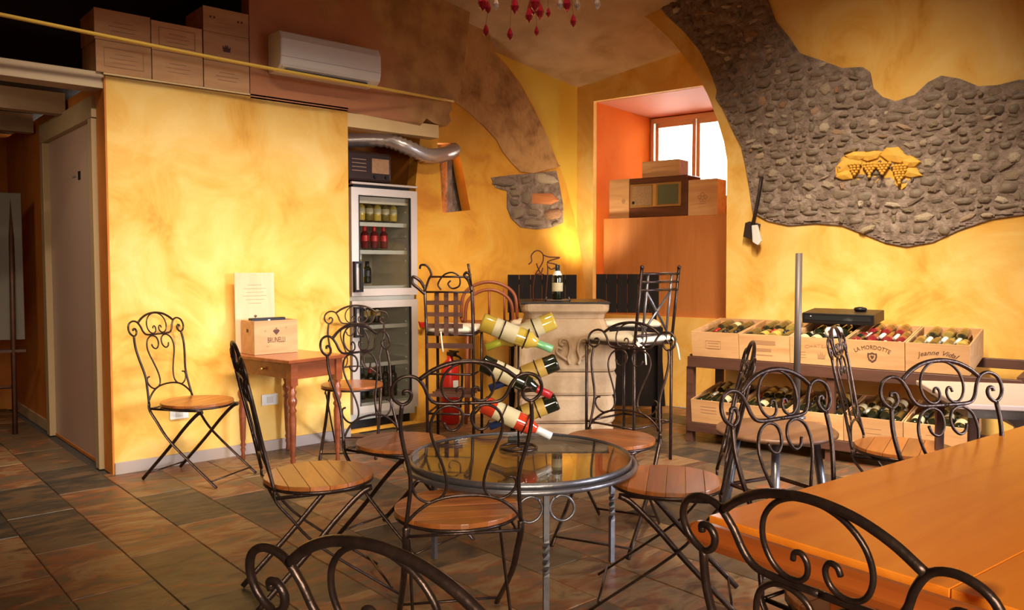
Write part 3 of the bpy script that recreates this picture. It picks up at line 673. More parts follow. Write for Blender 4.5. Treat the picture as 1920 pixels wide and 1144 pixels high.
# ---- wine bottles
def bottle_parts(t, glassm, labm, foilm, tall=0.30, r=0.0375, lab_h=0.075):
    s = tall / 0.30
    prof = [(0.0, 0.008), (r * .55, 0.004), (r * .9, 0.0), (r, 0.008), (r, 0.185 * s), (r * .93, 0.205 * s), (r * .62, 0.222 * s), (0.0165, 0.238 * s), (0.0145, 0.255 * s), (0.014, 0.292 * s), (0.0155, 0.293 * s), (0.0155, 0.298 * s), (0.013, 0.30 * s)]
    MB().lathe(prof, 20).build('glass_body', glassm, t)
    MB().lathe([(r + .0006, 0.055), (r + .0006, 0.055 + lab_h * s)], 20, cap=False).build('paper_label', labm, t)
    MB().lathe([(0.0172, 0.232 * s), (0.0158, 0.25 * s), (0.0160, 0.301 * s), (0.0, 0.302 * s)], 14, cap=False).build('capsule', foilm, t)
def new_bottle(label, group, g, l, f, loc=(0, 0, 0), rot=None, cat='wine bottle', **k):
    t = thing('wine_bottle', label, cat, loc, 0, group); bottle_parts(t, g, l, f, **k)
    if rot is not None: t.rotation_mode = 'QUATERNION'; t.rotation_quaternion = rot
    return t
def aim(a, b):  # quaternion turning +Z to b-a
    return (Vector(b) - Vector(a)).normalized().to_track_quat('Z', 'X')
# ---- bottle stand on the glass table
rk = atz(972, 843, 0.5)
rs = thing('bottle_stand', 'black wire bottle stand holding six crossed wine bottles on the glass table', 'bottle rack', (rk.x, rk.y, 0.503))
MB().tube([(0.075 * math.cos(a * PI / 12), 0.075 * math.sin(a * PI / 12), 0.006) for a in range(24)], 0.006, closed=True).build('base_ring', M_iron, rs)
MB().tube([(-.075, 0, .006), (.075, 0, .006)], 0.004).build('base_bar', M_iron, rs)
MB().tube([(0, 0, 0.004), (0, 0, 0.50)], 0.0045).build('pole', M_iron, rs)
rr_ = cR; ff_ = Vector((cF.x, cF.y, 0)).normalized()
def bot_px(p0, p1, off, **k):
    P = rk + ff_ * off
    a = onpl(*p0, P, ff_); b = onpl(*p1, P, ff_)
    return a, b
specs = [((903, 603), (1035, 655), -0.05, 'yellow white-wine bottle with green capsule, top left of the bottle stand', M_bwhite, M_lab, 'green'),
         ((1040, 600), (912, 652), 0.05, 'yellow white-wine bottle with lime capsule, top right of the bottle stand', M_bwhite, M_lab, 'lime'),
         ((903, 680), (1040, 745), -0.05, 'dark wine bottle with cream label and red capsule on the bottle stand', M_bdark, M_lab, 'red'),
         ((1045, 678), (918, 728), 0.05, 'dark wine bottle pointing left with blue capsule, middle of the bottle stand', M_bdark, M_labg, 'blue'),
         ((905, 757), (1033, 818), -0.05, 'red rose-wine bottle with white capsule, lowest on the bottle stand', M_brose, M_lab, 'white'),
         ((1045, 752), (918, 800), 0.05, 'dark wine bottle with gold label and blue capsule, low right on the stand', M_bdark, M_labg, 'blue')]
for p0, p1, off, lab, g, l, f in specs:
    a, b = bot_px(p0, p1, off); new_bottle(lab, 'bottles on the wire stand', g, l, M_foil[f], a, aim(a, b), tall=min(max((b - a).length, 0.28), 0.31), lab_h=0.095)
    for s_ in (0.09, 0.19):
        c = a + (b - a).normalized() * s_; c = c - rk - Vector((0, 0, .003)); dd = (b - a).normalized(); e1 = dd.cross(Vector((0, 0, 1))).normalized(); e2 = dd.cross(e1)
        MB().tube([c + (e1 * math.cos(q * PI / 10) + e2 * math.sin(q * PI / 10)) * 0.041 for q in range(20)], 0.003, 6, closed=True).build('holder_ring', M_iron, rs)

# ================================================================== BIG PINE TABLE (right foreground)
t = thing('pine_table', 'big honey-coloured pine table filling the lower right corner', 'table', (1.30, 0.96, 0), R_(-4))
for k in range(3):
    w_ = (0.47, 0.30, 0.27)[k]; y1 = -0.004 - (0, 0.47, 0.77)[k]
    B1('board', M_pine, t, 1.05, y1 - w_ / 2, 0.735, 1.98, w_ - 0.0012, 0.03, bevel=0.002)
B1('edge_rail', M_pine2, t, 0.026, -0.505, 0.722, 0.056, 1.04, 0.050, bevel=0.022)
B1('apron', M_pine2, t, 0.36, -0.5, 0.665, 0.025, 0.84, 0.09)
B1('apron', M_pine2, t, 1.15, -0.12, 0.665, 1.56, 0.025, 0.09)
for x, y in ((0.40, -0.12), (0.40, -0.92), (1.93, -0.1), (1.93, -0.92)):
    MB().box(x, y, 0.31, 0.055, 0.055, 0.62, taper=1.3).build('leg', M_pine2, t, 0.004)

# ---- pale table at the right
a0 = atz(1793, 757, 0.75); a1 = atz(1717, 713, 0.75); ang = math.atan2(a1.y - a0.y, a1.x - a0.x)
t = thing('pale_table', 'pale pinkish square table top right of the wine crates at the frame edge', 'table', (a0.x, a0.y, 0), ang)
M_pale = simple('pale_table_top', (0.62, 0.47, 0.43), 0.25, 0.0, **{'Coat Weight': 0.5})
B1('table_top', M_pale, t, 0.315, -0.40, 0.74, 0.63, 0.80, 0.02, bevel=0.004)
B1('apron', M_steel, t, 0.315, -0.40, 0.71, 0.55, 0.70, 0.035)
for x, y in ((0.08, -0.08), (0.55, -0.08), (0.08, -0.72), (0.55, -0.72)): MB().box(x, y, 0.35, 0.03, 0.03, 0.70).build('leg', M_rack, t)
for s in (1,): MB().box(0.30, -0.40, 0.67, 0.30, 0.30, 0.06, taper=1.5).build('top_bracket', M_steel, t)

# ---- round stool table with pole
q = atz(1455, 803, 0.5)
t = thing('round_stool', 'round dark wooden stool table with splayed legs before the wine crates', 'stool', (q.x, q.y, 0))
MB().lathe([(0.0, 0.475), (0.26, 0.475), (0.272, 0.482), (0.272, 0.494), (0.265, 0.5), (0.0, 0.5)], 40).build('stool_top', wood('worn_brown_wood', (0.16, 0.07, 0.035), (0.30, 0.15, 0.08), 0.4, 'x', 3), t)
for k in range(4):
    a = PI / 4 + k * PI / 2 - 0.25; c_, s_ = math.cos(a), math.sin(a)
    MB().tube([(0.17 * c_, 0.17 * s_, 0.474), (0.24 * c_, 0.24 * s_, 0.0)], 0.022, 4).build('leg', M_steel, t)
    MB().tube([(0.205 * c_, 0.205 * s_, 0.22), (0.205 * math.cos(a + PI / 2), 0.205 * math.sin(a + PI / 2), 0.22)], 0.010, 6).build('rung', M_rack, t)
q = atz(1493, 784, 0.5)
t = thing('metal_pole', 'plain grey metal pole rising from the round stool in front of the crates', 'pole', (q.x, q.y, 0.501))
MB().tube([(0, 0, 0.008), (0, 0, 0.815)], 0.0165, 14).build('shaft', simple('dull_grey_metal', (0.07, 0.05, 0.04), 0.5, 0.2), t)
MB().lathe([(0.045, 0), (0.045, 0.008), (0.02, 0.02)], 20).build('foot_plate', M_steel, t)

# ================================================================== MAHOGANY SIDE TABLE
Fc = Vector((2.18, 4.50, 0)); ex = Vector((0.98, 0.2, 0)).normalized(); wdt = 0.44; lng = 0.60
t = thing('side_table', 'small mahogany side table with turned legs against the yellow wall', 'table', tuple(Fc), math.atan2(ex.y, ex.x))
# local x along the near edge, y to the wall
ly_ = lng
B1('table_top', M_maho, t, wdt / 2, ly_ / 2, 0.678, wdt + 0.02, ly_, 0.022, bevel=0.005)
B1('apron', M_maho, t, wdt / 2, 0.045, 0.615, wdt - 0.08, 0.02, 0.10)
B1('apron', M_maho, t, wdt / 2, ly_ - 0.045, 0.615, wdt - 0.08, 0.02, 0.10)
B1('apron', M_maho, t, wdt - 0.045, ly_ / 2, 0.615, 0.02, ly_ - 0.1, 0.10)
dr = B1('drawer', M_maho, t, 0.042, ly_ / 2, 0.615, 0.022, ly_ - 0.11, 0.092, bevel=0.003)
MB().lathe([(0.004, 0), (0.005, 0.010), (0.012, 0.016), (0.011, 0.024), (0.0, 0.028)], 12, (0.031, ly_ / 2, 0.615), Matrix.Rotation(-PI / 2, 4, 'Y')).build('knob', simple('brass', (0.7, 0.45, 0.15), 0.3, 0.9), dr)
prof = [(0.010, 0), (0.014, 0.012), (0.011, 0.05), (0.017, 0.07), (0.012, 0.085), (0.019, 0.10), (0.013, 0.118), (0.017, 0.14), (0.024, 0.33), (0.019, 0.36), (0.027, 0.375), (0.018, 0.395), (0.028, 0.42), (0.030, 0.44), (0.019, 0.465), (0.027, 0.49), (0.018, 0.505), (0.026, 0.53)]
for x, y in ((0.045, 0.045), (wdt - 0.045, 0.045), (0.045, ly_ - 0.045), (wdt - 0.045, ly_ - 0.045)):
    m = MB().lathe(prof, 16, (x, y, 0)); m.box(x, y, 0.598, 0.05, 0.05, 0.138); m.build('leg', M_maho, t)

# ---- wine box builder
def crate_open(t, w_, d_, h_, th=0.009, back=True, mat=None):
    mat = mat or M_crate
    B1('front_panel', mat, t, 0, -d_ / 2 + th / 2, h_ / 2, w_, th, h_, bevel=0.001)
    B1('back_panel', mat, t, 0, d_ / 2 - th / 2, h_ / 2, w_, th, h_, bevel=0.001)
    for s in (-1, 1): B1('side_panel', mat, t, s * (w_ / 2 - th / 2), 0, h_ / 2, th, d_ - 2 * th, h_, bevel=0.001)
    B1('bottom_panel', mat, t, 0, 0, th / 2 + 0.001, w_ - 2 * th, d_ - 2 * th, th)
XZ = lambda x, y, z: Matrix(((1, 0, 0, x), (0, 0, -1, y), (0, 1, 0, z), (0, 0, 0, 1)))   # text plane facing -Y
def emblem(t, x, y, z, s, mat, kind='shield'):
    m = MB(); m.M = XZ(x, y, z)
    if kind == 'shield':
        ring = [(0, -1), (.6, -.55), (.8, .1), (.75, .7), (.35, .65), (0, .85), (-.35, .65), (-.75, .7), (-.8, .1), (-.6, -.55)]
        m.poly([[(a * s, b * s) for a, b in ring], [(a * s * .68, b * s * .68) for a, b in ring]], 0.0012, Matrix.Translation((0, 0, 0)))
        m.poly([[(a * s * .4, b * s * .4) for a, b in [(0, -1), (.8, .2), (.4, .8), (0, .4), (-.4, .8), (-.8, .2)]]], 0.0012)
    elif kind == 'crown':
        m.poly([[(a * s, b * s) for a, b in [(-.8, -.8), (.8, -.8), (.9, .5), (.45, 0), (.2, .9), (0, .2), (-.2, .9), (-.45, 0), (-.9, .5)]]], 0.0012)
    elif kind == 'tree':
        for (a, b, c_) in [(0, .35, .32), (-.42, .05, .28), (.42, .05, .28), (-.2, -.35, .26), (.2, -.35, .26)]:
            m.poly([[(a * s + c_ * s * math.cos(k * PI / 5), b * s + c_ * s * math.sin(k * PI / 5)) for k in range(10)], [(a * s + c_ * .5 * s * math.cos(k * PI / 5), b * s + c_ * .5 * s * math.sin(k * PI / 5)) for k in range(10)]], 0.0012)
        m.box(0, -.8 * s, 0, 0.9 * s, 0.12 * s, 0.0012)
    elif kind == 'frame':
        m.poly([[(-s, -s * .5), (s, -s * .5), (s, s * .5), (-s, s * .5)], [(-s * .96, -s * .46), (s * .96, -s * .46), (s * .96, s * .46), (-s * .96, s * .46)]], 0.0012)
    elif kind == 'diamond':
        m.poly([[(0, -s), (s, .1 * s), (.5 * s, .5 * s), (-.5 * s, .5 * s), (-s, .1 * s)]], 0.0012); m.box(0, .8 * s, 0, .4 * s, .25 * s, .0012)
    return m.build('emblem', mat, t)

# box on the side table
f0 = Vector((2.140, 4.915, 0.69)); f1 = Vector((2.44, 4.925, 0.69)); ang = math.atan2(f1.y - f0.y, f1.x - f0.x)
W_ = 0.30
t = thing('wine_box', 'open pale wooden wine box with dark lettering on the mahogany side table', 'wine box', ((f0 + (f1 - f0).normalized() * W_ / 2).x, (f0 + (f1 - f0).normalized() * W_ / 2).y, 0.69), ang)
for ch in (1,):
    sub = t; D_, Hh = 0.19, 0.215
    for nm, a in (('front_panel', (0, .0045, Hh / 2, W_, .009, Hh)), ('back_panel', (0, D_ - .0045, Hh / 2, W_, .009, Hh)), ('side_panel', (-W_ / 2 + .0045, D_ / 2, Hh / 2, .009, D_ - .018, Hh)), ('side_panel', (W_ / 2 - .0045, D_ / 2, Hh / 2, .009, D_ - .018, Hh)), ('bottom_panel', (0, D_ / 2, .006, W_ - .018, D_ - .018, .01))):
        B1(nm, M_crate, t, *a, bevel=0.001)
printed('lettering', 'BRUNELLI', 0.05, XZ(0.0, -0.001, 0.088), M_ink, t, width=0.12)
emblem(t, 0.0, -0.0008, 0.145, 0.024, M_ink, 'diamond')
for k in range(3): B1('knot', M_inkf, t, (-.075, .07, -.06)[k], -0.0006, (.15, .165, .05)[k], .012, .0012, .010)
B1('handle_hole', M_ink, t, -W_ / 2 - 0.0006, D_ / 2, 0.15, .0014, .03, .022)
cen = Vector(t.location); ey = Vector((-math.sin(ang), math.cos(ang), 0)); exv = Vector((math.cos(ang), math.sin(ang), 0))
c_ = cen + ey * 0.085 - exv * 0.02
t = thing('bottle_case', 'dark flat case with a small clasp sticking out of the open wine box', 'case', (c_.x, c_.y, 0.702), ang)
B1('case_body', M_black, t, 0, 0, 0.11, 0.235, 0.05, 0.215, bevel=0.004)
B1('clasp', M_white, t, 0, -0.027, 0.20, 0.016, 0.006, 0.014, bevel=0.002)
c_ = cen + ey * 0.20 - exv * 0.045
t = thing('box_lid', 'pale upright wooden box lid with faint print leaning behind the wine box', 'lid', (c_.x, c_.y, 0.69), 0, rot=(R_(-1.0), 0, ang))
B1('lid_board', wood('pale_lid_wood', (0.66, 0.44, 0.24), (0.80, 0.58, 0.36), 0.6, 'z', 2), t, 0, 0, 0.26, 0.275, 0.008, 0.52, bevel=0.001)
for k in range(6): B1('print_line', M_inkf if k else M_inkf, t, 0, -0.0045, 0.44 - k * 0.024, (0.10, 0.15, 0.12, 0.16, 0.13, 0.09)[k], 0.0008, 0.0022)
emblem(t, 0, -0.0045, 0.235, 0.012, M_ink, 'diamond')

# ---- boxes on the loft ledge
def box_closed(name, label, x0, x1, z0, z1, y=5.2, d=0.30, txt=None, style=0, group='wooden wine cases stacked on the loft ledge'):
    w_, h_ = x1 - x0, z1 - z0
    t = thing(name, label, 'wine box', ((x0 + x1) / 2, y, z0), 0, group)
    B1('front_panel', M_crate, t, 0, 0.005, h_ / 2, w_, 0.01, h_, bevel=0.0015)
    B1('box_body', M_crate, t, 0, 0.011 + d / 2, h_ / 2, w_ - 0.004, d, h_ - 0.004)
    if style == 0: emblem(t, 0, -0.001, h_ / 2, w_ * .36, M_inkf, 'frame')
    if style in (0, 1):
        for k in range(3): B1('print_line', M_inkf, t, 0, -0.0006, h_ * (0.62 - 0.14 * k), w_ * (0.34, 0.5, 0.42)[k], 0.0012, 0.004)
    if style == 2: emblem(t, 0, -0.001, h_ / 2, 0.028, M_ink, 'crown')
    if style == 3:
        for s in (-1, 1):
            for q in (-1, 1): B1('print_mark', M_ink, t, s * 0.09 + q * 0.012, -0.0006, h_ * 0.6, 0.012, 0.0012, 0.012)
        for k in range(2): B1('print_line', M_inkf, t, 0, -0.0006, h_ * (0.42 - 0.16 * k), 0.12, 0.0012, 0.003)
    return t
zb = 2.389
box_closed('wine_case', 'framed-print wine case, bottom left of the stack on the ledge', 1.330, 1.640, zb, 2.575)
box_closed('wine_case', 'blank-looking wine case, top left of the stack on the ledge', 1.325, 1.638, 2.577, 2.757, style=1)
box_closed('wine_case', 'paler wine case, bottom middle of the stack on the ledge', 1.645, 1.953, zb, 2.569, style=1)
box_closed('wine_case', 'wine case with framed print, top middle of the stack under the rope', 1.643, 1.951, 2.571, 2.747)
box_closed('wine_case', 'wine case with lined print, bottom right of the stack beside the pink wall', 1.959, 2.257, zb, 2.562, style=1)
box_closed('wine_case', 'wine case with a crown stamp, middle of the right column on the ledge', 1.959, 2.257, 2.564, 2.742, style=2)
box_closed('wine_case', 'topmost wine case with two pairs of small marks, right column', 1.959, 2.257, 2.744, 2.900, style=3)

# ---- air conditioner
t = thing('air_conditioner', 'white wall air conditioner on the pink wall above the fridge', 'air conditioner', (2.765, 5.199, 2.535))
m = MB(); prof = [(0, 0), (-0.13, 0), (-0.185, 0.03), (-0.20, 0.08), (-0.20, 0.20), (-0.17, 0.255), (0, 0.26)]
m.poly([[(a, b) for a, b in prof]], 0.76, Matrix(((0, 0, 1, -0.38), (1, 0, 0, 0), (0, 1, 0, 0), (0, 0, 0, 1)))); m.build('casing', M_white, t, 0.012)
B1('louvre', M_white, t, -0.03, -0.150, 0.012, 0.66, 0.07, 0.008, rot=Matrix.Rotation(R_(-25), 3, 'X'))
B1('vent_slot', M_black, t, -0.03, -0.160, 0.004, 0.62, 0.03, 0.006)
B1('panel_seam', simple('grey_seam', (0.4, 0.38, 0.35), 0.5), t, 0, -0.2005, 0.085, 0.76, 0.002, 0.003)

# ---- rope
pts = [onpl(0, 27, (0, 4.9, 0), (0, 1, 0)), onpl(220, 72, (0, 4.92, 0), (0, 1, 0)), onpl(420, 112, (0, 4.93, 0), (0, 1, 0)), onpl(560, 138, (0, 4.92, 0), (0, 1, 0)), onpl(700, 163, (0, 4.96, 0), (0, 1, 0)), onpl(850, 190, (0, 5.195, 0), (0, 1, 0))]
pre = pts[0] + (pts[0] - pts[1]) * 3.0
o = MB().tube(catmull([pre] + pts, 6), 0.011, 8).build('rope', simple('yellow_rope_fibre', (0.68, 0.42, 0.06), 0.7)); tag(o, 'thick yellow rope stretched across the loft, boxes and air conditioner', 'rope')

# ---- chandelier drops (only the lowest crystals reach into the frame)
chc = atz(1000, 700, 0.5); dch = 3.1
cc = cC + Vector((math.cos(HEAD), math.sin(HEAD), 0)) * dch + cR * (35 / FPX * dch)
t = thing('chandelier', 'crystal chandelier with red glass drops hanging at the top of the frame', 'chandelier', (cc.x, cc.y, 2.55))
M_cred = simple('red_crystal', (0.45, 0.02, 0.04), 0.1, 0.0, **{'Transmission Weight': 0.5}); M_cclr = simple('clear_crystal', (0.7, 0.6, 0.55), 0.08, 0.0, **{'Transmission Weight': 0.7})
MB().tube([(0, 0, -0.1), (0, 0, 1.68)], 0.006).build('stem', M_iron, t)
MB().lathe([(0.02, -0.16), (0.05, -0.12), (0.03, -0.06), (0.05, 0.0), (0.02, 0.05)], 16).build('hub', M_cclr, t)
for k in range(6):
    a = k * PI / 3 + 0.3; c_, s_ = math.cos(a), math.sin(a)
    MB().tube(catmull([(0.03 * c_, 0.03 * s_, -0.02), (0.12 * c_, 0.12 * s_, -0.09), (0.22 * c_, 0.22 * s_, -0.06), (0.26 * c_, 0.26 * s_, 0.04)], 5), 0.006).build('arm', M_iron, t)
    MB().lathe([(0.01, 0.03), (0.035, 0.05), (0.03, 0.06)], 12, (0.26 * c_, 0.26 * s_, 0)).build('candle_cup', M_cclr, t)
dropm = [(0.0, -0.028), (0.009, -0.018), (0.012, -0.006), (0.006, 0.012), (0.0, 0.022)]
for (px, py, red, big) in [(911, 55, 1, 1), (956, 62, 1, 1), (1006, 57, 1, .8), (1075, 37, 1, 1), (965, 8, 1, 1.3), (998, 10, 1, 1.6), (1012, 18, 1, 1.4), (992, 26, 1, 1.2), (1003, 0, 1, 1.6), (905, 0, 1, 1.5), (1063, 4, 1, 1.3), (930, 5, 0, 1), (1028, 22, 1, .8), (1082, 6, 0, 1), (1120, 4, 0, 1), (915, 12, 1, 1), (1050, 5, 0, 1)]:
    p = cC + ray(px, py).normalized() * 1.0; d_ = ray(px, py); off = random.uniform(-0.15, 0.1)
    p = onpl(px, py, cc + Vector((cF.x, cF.y, 0)) * off, Vector((cF.x, cF.y, 0))) - cc; p.z = p.z + cc.z - 2.55
    dpo = MB().lathe([(r * big, z * big) for r, z in dropm], 8, tuple(p), smooth=False).build('crystal_drop', M_cred if red else M_cclr, t)
    MB().tube([p + Vector((0, 0, 0.02 * big)), (p.x * 0.7, p.y * 0.7, -0.06 if p.z < -0.08 else 0.1)], 0.0008, 4).build('wire', M_iron, dpo)

# ================================================================== FRIDGE
fx0, fx1 = 3.05, 3.632
fz0, fz1 = 0.13, 1.86; fy = 5.29; fw = fx1 - fx0; fd = 0.58
t = thing('drinks_fridge', 'tall two-door glass-fronted drinks fridge in the wall pocket', 'fridge', ((fx0 + fx1) / 2, fy, 0.0))
hw = fw / 2
for nm, a in (('side_wall', (-hw + .02, fd / 2 + .03, .96, .04, fd, 1.74)), ('side_wall', (hw - .02, fd / 2 + .03, .96, .04, fd, 1.74)), ('back_wall', (0, fd + .02, .96, fw - .08, .02, 1.74)), ('top_cap', (0, fd / 2 + .03, 1.845, fw - .08, fd, .03)), ('bottom_plate', (0, fd / 2 + .03, .12, fw - .08, fd, .05)), ('divider', (0, fd / 2 + .03, 1.005, fw - .08, fd, .04))):
    B1(nm, M_fin if nm != 'top_cap' else M_black, t, *a)
B1('plinth', M_black, t, 0, fd / 2 + .06, .047, fw - .02, fd - .06, .092)
B1('top_strip', M_alu, t, 0.01, 0.005, 1.868, fw, .03, .018, bevel=0.004)
def fdoor(z0, z1):
    th = 0.055
    fr = MB()
    for a in ((-hw + .03, 0, (z0 + z1) / 2, .06, .035, z1 - z0), (hw - .03, 0, (z0 + z1) / 2, .06, .035, z1 - z0), (0, 0, z1 - th / 2, fw - .12, .035, th), (0, 0, z0 + th / 2, fw - .12, .035, th)): fr.box(*a)
    d = fr.build('door', M_alu, t)
    B1('pane', M_fglass, d, 0, 0.004, (z0 + z1) / 2, fw - .12, .004, z1 - z0 - 2 * th)
    for a in ((-hw + .064, -.01, (z0 + z1) / 2, .008, .02, z1 - z0 - 2 * th), (hw - .064, -.01, (z0 + z1) / 2, .008, .02, z1 - z0 - 2 * th)): B1('gasket', M_black, d, *a)
    return d
d1_ = fdoor(1.03, 1.835); d2_ = fdoor(0.15, 0.995)
m = MB()
for a in ((-hw + .012, -.035, 1.175, .014, .03, .20), (-hw + .07, -.035, 1.175, .014, .03, .20), (-hw + .041, -.035, 1.28, .072, .03, .016), (-hw + .041, -.035, 1.07, .072, .03, .016)): m.box(*a)
m.build('handle', M_black, d1_)
m = MB()
for a in ((-hw + .012, -.035, .84, .014, .03, .20), (-hw + .07, -.035, .84, .014, .03, .20), (-hw + .041, -.035, .945, .072, .03, .016), (-hw + .041, -.035, .735, .072, .03, .016)): m.box(*a)
m.build('handle', M_black, d2_)
B1('light_box', simple('lit_header', (0.7, 0.6, 0.45), 0.5), t, 0, 0.06, 1.75, fw - .1, .05, .05)
shelves = [1.57, 1.36, 1.09, 0.79, 0.50, 0.20]
for z in shelves:
    m = MB()
    m.box(0, .06, z, fw - .09, .012, .03); m.box(0, fd - .05, z, fw - .09, .006, .006)
    for k in range(14): m.box(-hw + .06 + (fw - .12) * k / 13, fd / 2 + .02, z, .003, fd - .14, .004)
    sh = m.build('shelf', M_fin, t); sh['kind'] = 'thing'
for k in range(16):
    z = 0.25 + k * 0.095
    if abs(z - 1.0) < .05: continue
    B1('wall_rib', M_fin, t, hw - .046, fd / 2 + .03, z, .012, fd - .1, .012)
ft0 = Vector(((fx0 + fx1) / 2, fy, 0))
bb = 0
fr_items = []
def fbottle(x, y, z, g, l, f, lab, tall=0.26):
    return new_bottle(lab, 'bottles inside the drinks fridge', g, l, M_foil[f], (ft0.x + x, fy + y, z + 0.016 if z != 0.20 else z + 0.016), None, cat='bottle', tall=tall, r=0.032)
for k in range(6): fbottle(-.19 + k * .072, .14, 1.585, M_bwhite if k % 2 else M_bol, M_lab, 'gold', 'small pale bottle standing on the top shelf of the drinks fridge', 0.16)
for k in range(4): fbottle(-.16 + k * .085, .16, 1.375, M_bred, M_foil['red'], 'red', 'dark red bottle standing on the second shelf of the drinks fridge', 0.17)
fbottle(-.19, .16, 1.105, M_foil['gold'], M_foil['gold'], 'gold', 'orange bottle at the left on the third shelf of the fridge', 0.23)
fbottle(-.12, .16, 1.105, M_bwhite, M_foil['white'], 'white', 'pale clear bottle with white top on the third shelf of the fridge', 0.23)
fbottle(-.055, .16, 1.105, M_bdark, M_foil['black'], 'black', 'short dark bottle on the third shelf of the fridge', 0.17)
for k in range(6): fbottle(-.19 + k * .07, .14, 0.215, M_bdark, M_foil['black'], 'red' if k == 2 else 'black', 'dark bottle on the bottom shelf of the drinks fridge', 0.25)
for k in range(3): fbottle(-.17 + k * .09, .14, 0.80, M_bdark, M_labg, 'black', 'dark green bottle on the upper shelf of the lower fridge door', 0.165)
# box radio on top of the fridge
t = thing('old_radio', 'dark brown box with louvres and a cloth label panel on top of the fridge', 'radio', (3.225, 5.42, 1.882))
B1('cabinet', simple('bakelite', (0.03, 0.012, 0.008), 0.45, 0.0, **{'Specular IOR Level': 0.25}), t, 0, 0, 0.115, 0.40, 0.22, 0.225, bevel=0.02)
B1('speaker_cloth', mottled('speaker_cloth', [(0.30, 0.15, 0.08), (0.42, 0.24, 0.13)], 40, 0.9, 0), t, 0.10, -0.108, 0.125, 0.15, 0.008, 0.11)
for k in range(4): B1('louvre', simple('louvre_metal', (0.35, 0.2, 0.12), 0.4, 0.4), t, -0.085, -0.110, 0.165 - 0.028 * k, 0.12, 0.006, 0.005)
for x in (0.05, 0.15): MB().lathe([(0.014, 0), (0.012, 0.012)], 12, (x, -0.11, 0.045), Matrix.Rotation(PI / 2, 4, 'X')).build('knob', M_black, t)
# ---- duct
pts = [Vector((3.05, 5.52, 2.20)), onpl(715, 262, (0, 5.34, 0), (0, 1, 0)), onpl(760, 275, (0, 5.24, 0), (0, 1, 0)), onpl(800, 292, (0, 5.22, 0), (0, 1, 0)), onpl(832, 290, (0, 5.25, 0), (0, 1, 0)), onpl(850, 281, (0, 5.36, 0), (0, 1, 0)), Vector((4.16, 5.56, 2.30))]
path = catmull(pts, 9); nrib = len(path)
o = MB().tube(path, 0.056, 16, taper=lambda s: 1 + 0.09 * (1 if int(s * (nrib - 1) + .5) % 2 else -1)).build('air_duct', simple('grey_foil', (0.55, 0.48, 0.44), 0.3, 0.6)); tag(o, 'ribbed grey flexible duct running from the fridge pocket into the wall hole', 'duct')

# ---- fire extinguisher
q = Vector((3.87, 5.17, 0))
t = thing('fire_extinguisher', 'red fire extinguisher standing beside the fridge', 'fire extinguisher', (q.x, q.y, 0))
M_er = simple('extinguisher_red', (0.55, 0.02, 0.012), 0.3)
MB().lathe([(0.06, 0), (0.072, 0.01), (0.072, 0.43), (0.06, 0.48), (0.025, 0.51), (0.022, 0.54)], 20).build('cylinder', M_er, t)
m = MB(); m.box(0, -.02, .555, .03, .09, .03); m.box(0, -.05, .58, .025, .10, .012); m.build('valve', M_black, t)
MB().tube(catmull([(0.02, -.02, .55), (.09, -.03, .5), (.095, -.03, .3), (.08, -.03, .12)], 5), .009).build('hose', M_black, t)
B1('mark', M_white, t, 0, -0.073, 0.3, .05, .002, .1)
X, Z = onY(787, 606, YA2)
t = thing('red_valve', 'small red valve handle on the orange wall right of the fridge', 'valve', (X, YA2, Z))
MB().lathe([(0.01, 0), (0.01, 0.05)], 10, (0, 0, 0), Matrix.Rotation(PI / 2, 4, 'X')).build('stem', M_er, t)
MB().poly([[(-.05, .02), (-.02, .0), (.0, .012), (.045, .03), (.0, -.035), (-.03, -.03)]], 0.012, Matrix(((1, 0, 0, 0), (0, 0, -1, -.048), (0, 1, 0, 0), (0, 0, 0, 1)))).build('handle', M_er, t, 0.003)

# ================================================================== STONE PEDESTAL WITH BOTTLE
pc = Vector((4.02, 4.05, 0)); pang = HEAD - PI / 2
M_ped = mottled('sandstone', [(0.32, 0.20, 0.10), (0.48, 0.31, 0.17), (0.54, 0.37, 0.21)], 5, 0.8, 0.5, 18)
t = thing('stone_pedestal', 'carved sandstone pedestal with scroll relief behind the wine bottles', 'pedestal', tuple(pc), pang)
def rr_loop(hx, hy, r, n=5):
    pts = []
    for cx, cy, a0 in ((hx - r, hy - r, 0), (-hx + r, hy - r, 90), (-hx + r, -hy + r, 180), (hx - r, -hy + r, 270)):
        for i in range(n + 1):
            a = R_(a0 + 90 * i / n); pts.append((cx + r * math.cos(a), cy + r * math.sin(a)))
    return pts
def stack(levels, nm, mat, par, jit=0.0, sd=0):
    rnd = random.Random(sd); m = MB(); L = None; vs = []; fs = []
    for (hx, hy, z) in levels:
        lp = rr_loop(hx, hy, 0.07)
        vs += [(x * (1 + rnd.uniform(-jit, jit)), y * (1 + rnd.uniform(-jit, jit)), z) for x, y in lp]; n = len(lp)
    for i in range(len(levels) - 1):
        for k in range(n): fs.append((i * n + k, i * n + (k + 1) % n, (i + 1) * n + (k + 1) % n, (i + 1) * n + k))
    fs += [tuple(reversed(range(n))), tuple((len(levels) - 1) * n + k for k in range(n))]
    return m.add(vs, fs).build(nm, mat, par, 0.004)
stack([(.31, .29, 0), (.33, .31, .03), (.33, .31, .17), (.315, .30, .195)], 'base_block', M_ped, t, .015, 1)
stack([(.32, .30, .20), (.335, .31, .22), (.33, .31, .36), (.32, .30, .385)], 'lower_block', M_ped, t, .02, 2)
stack([(.33, .31, .39), (.34, .32, .41), (.345, .32, .52), (.33, .31, .545)], 'middle_block', M_ped, t, .02, 3)
stack([(.335, .31, .55), (.345, .32, .57), (.335, .31, .70), (.30, .29, .82), (.27, .27, .90)], 'upper_block', M_ped, t, .004, 4)
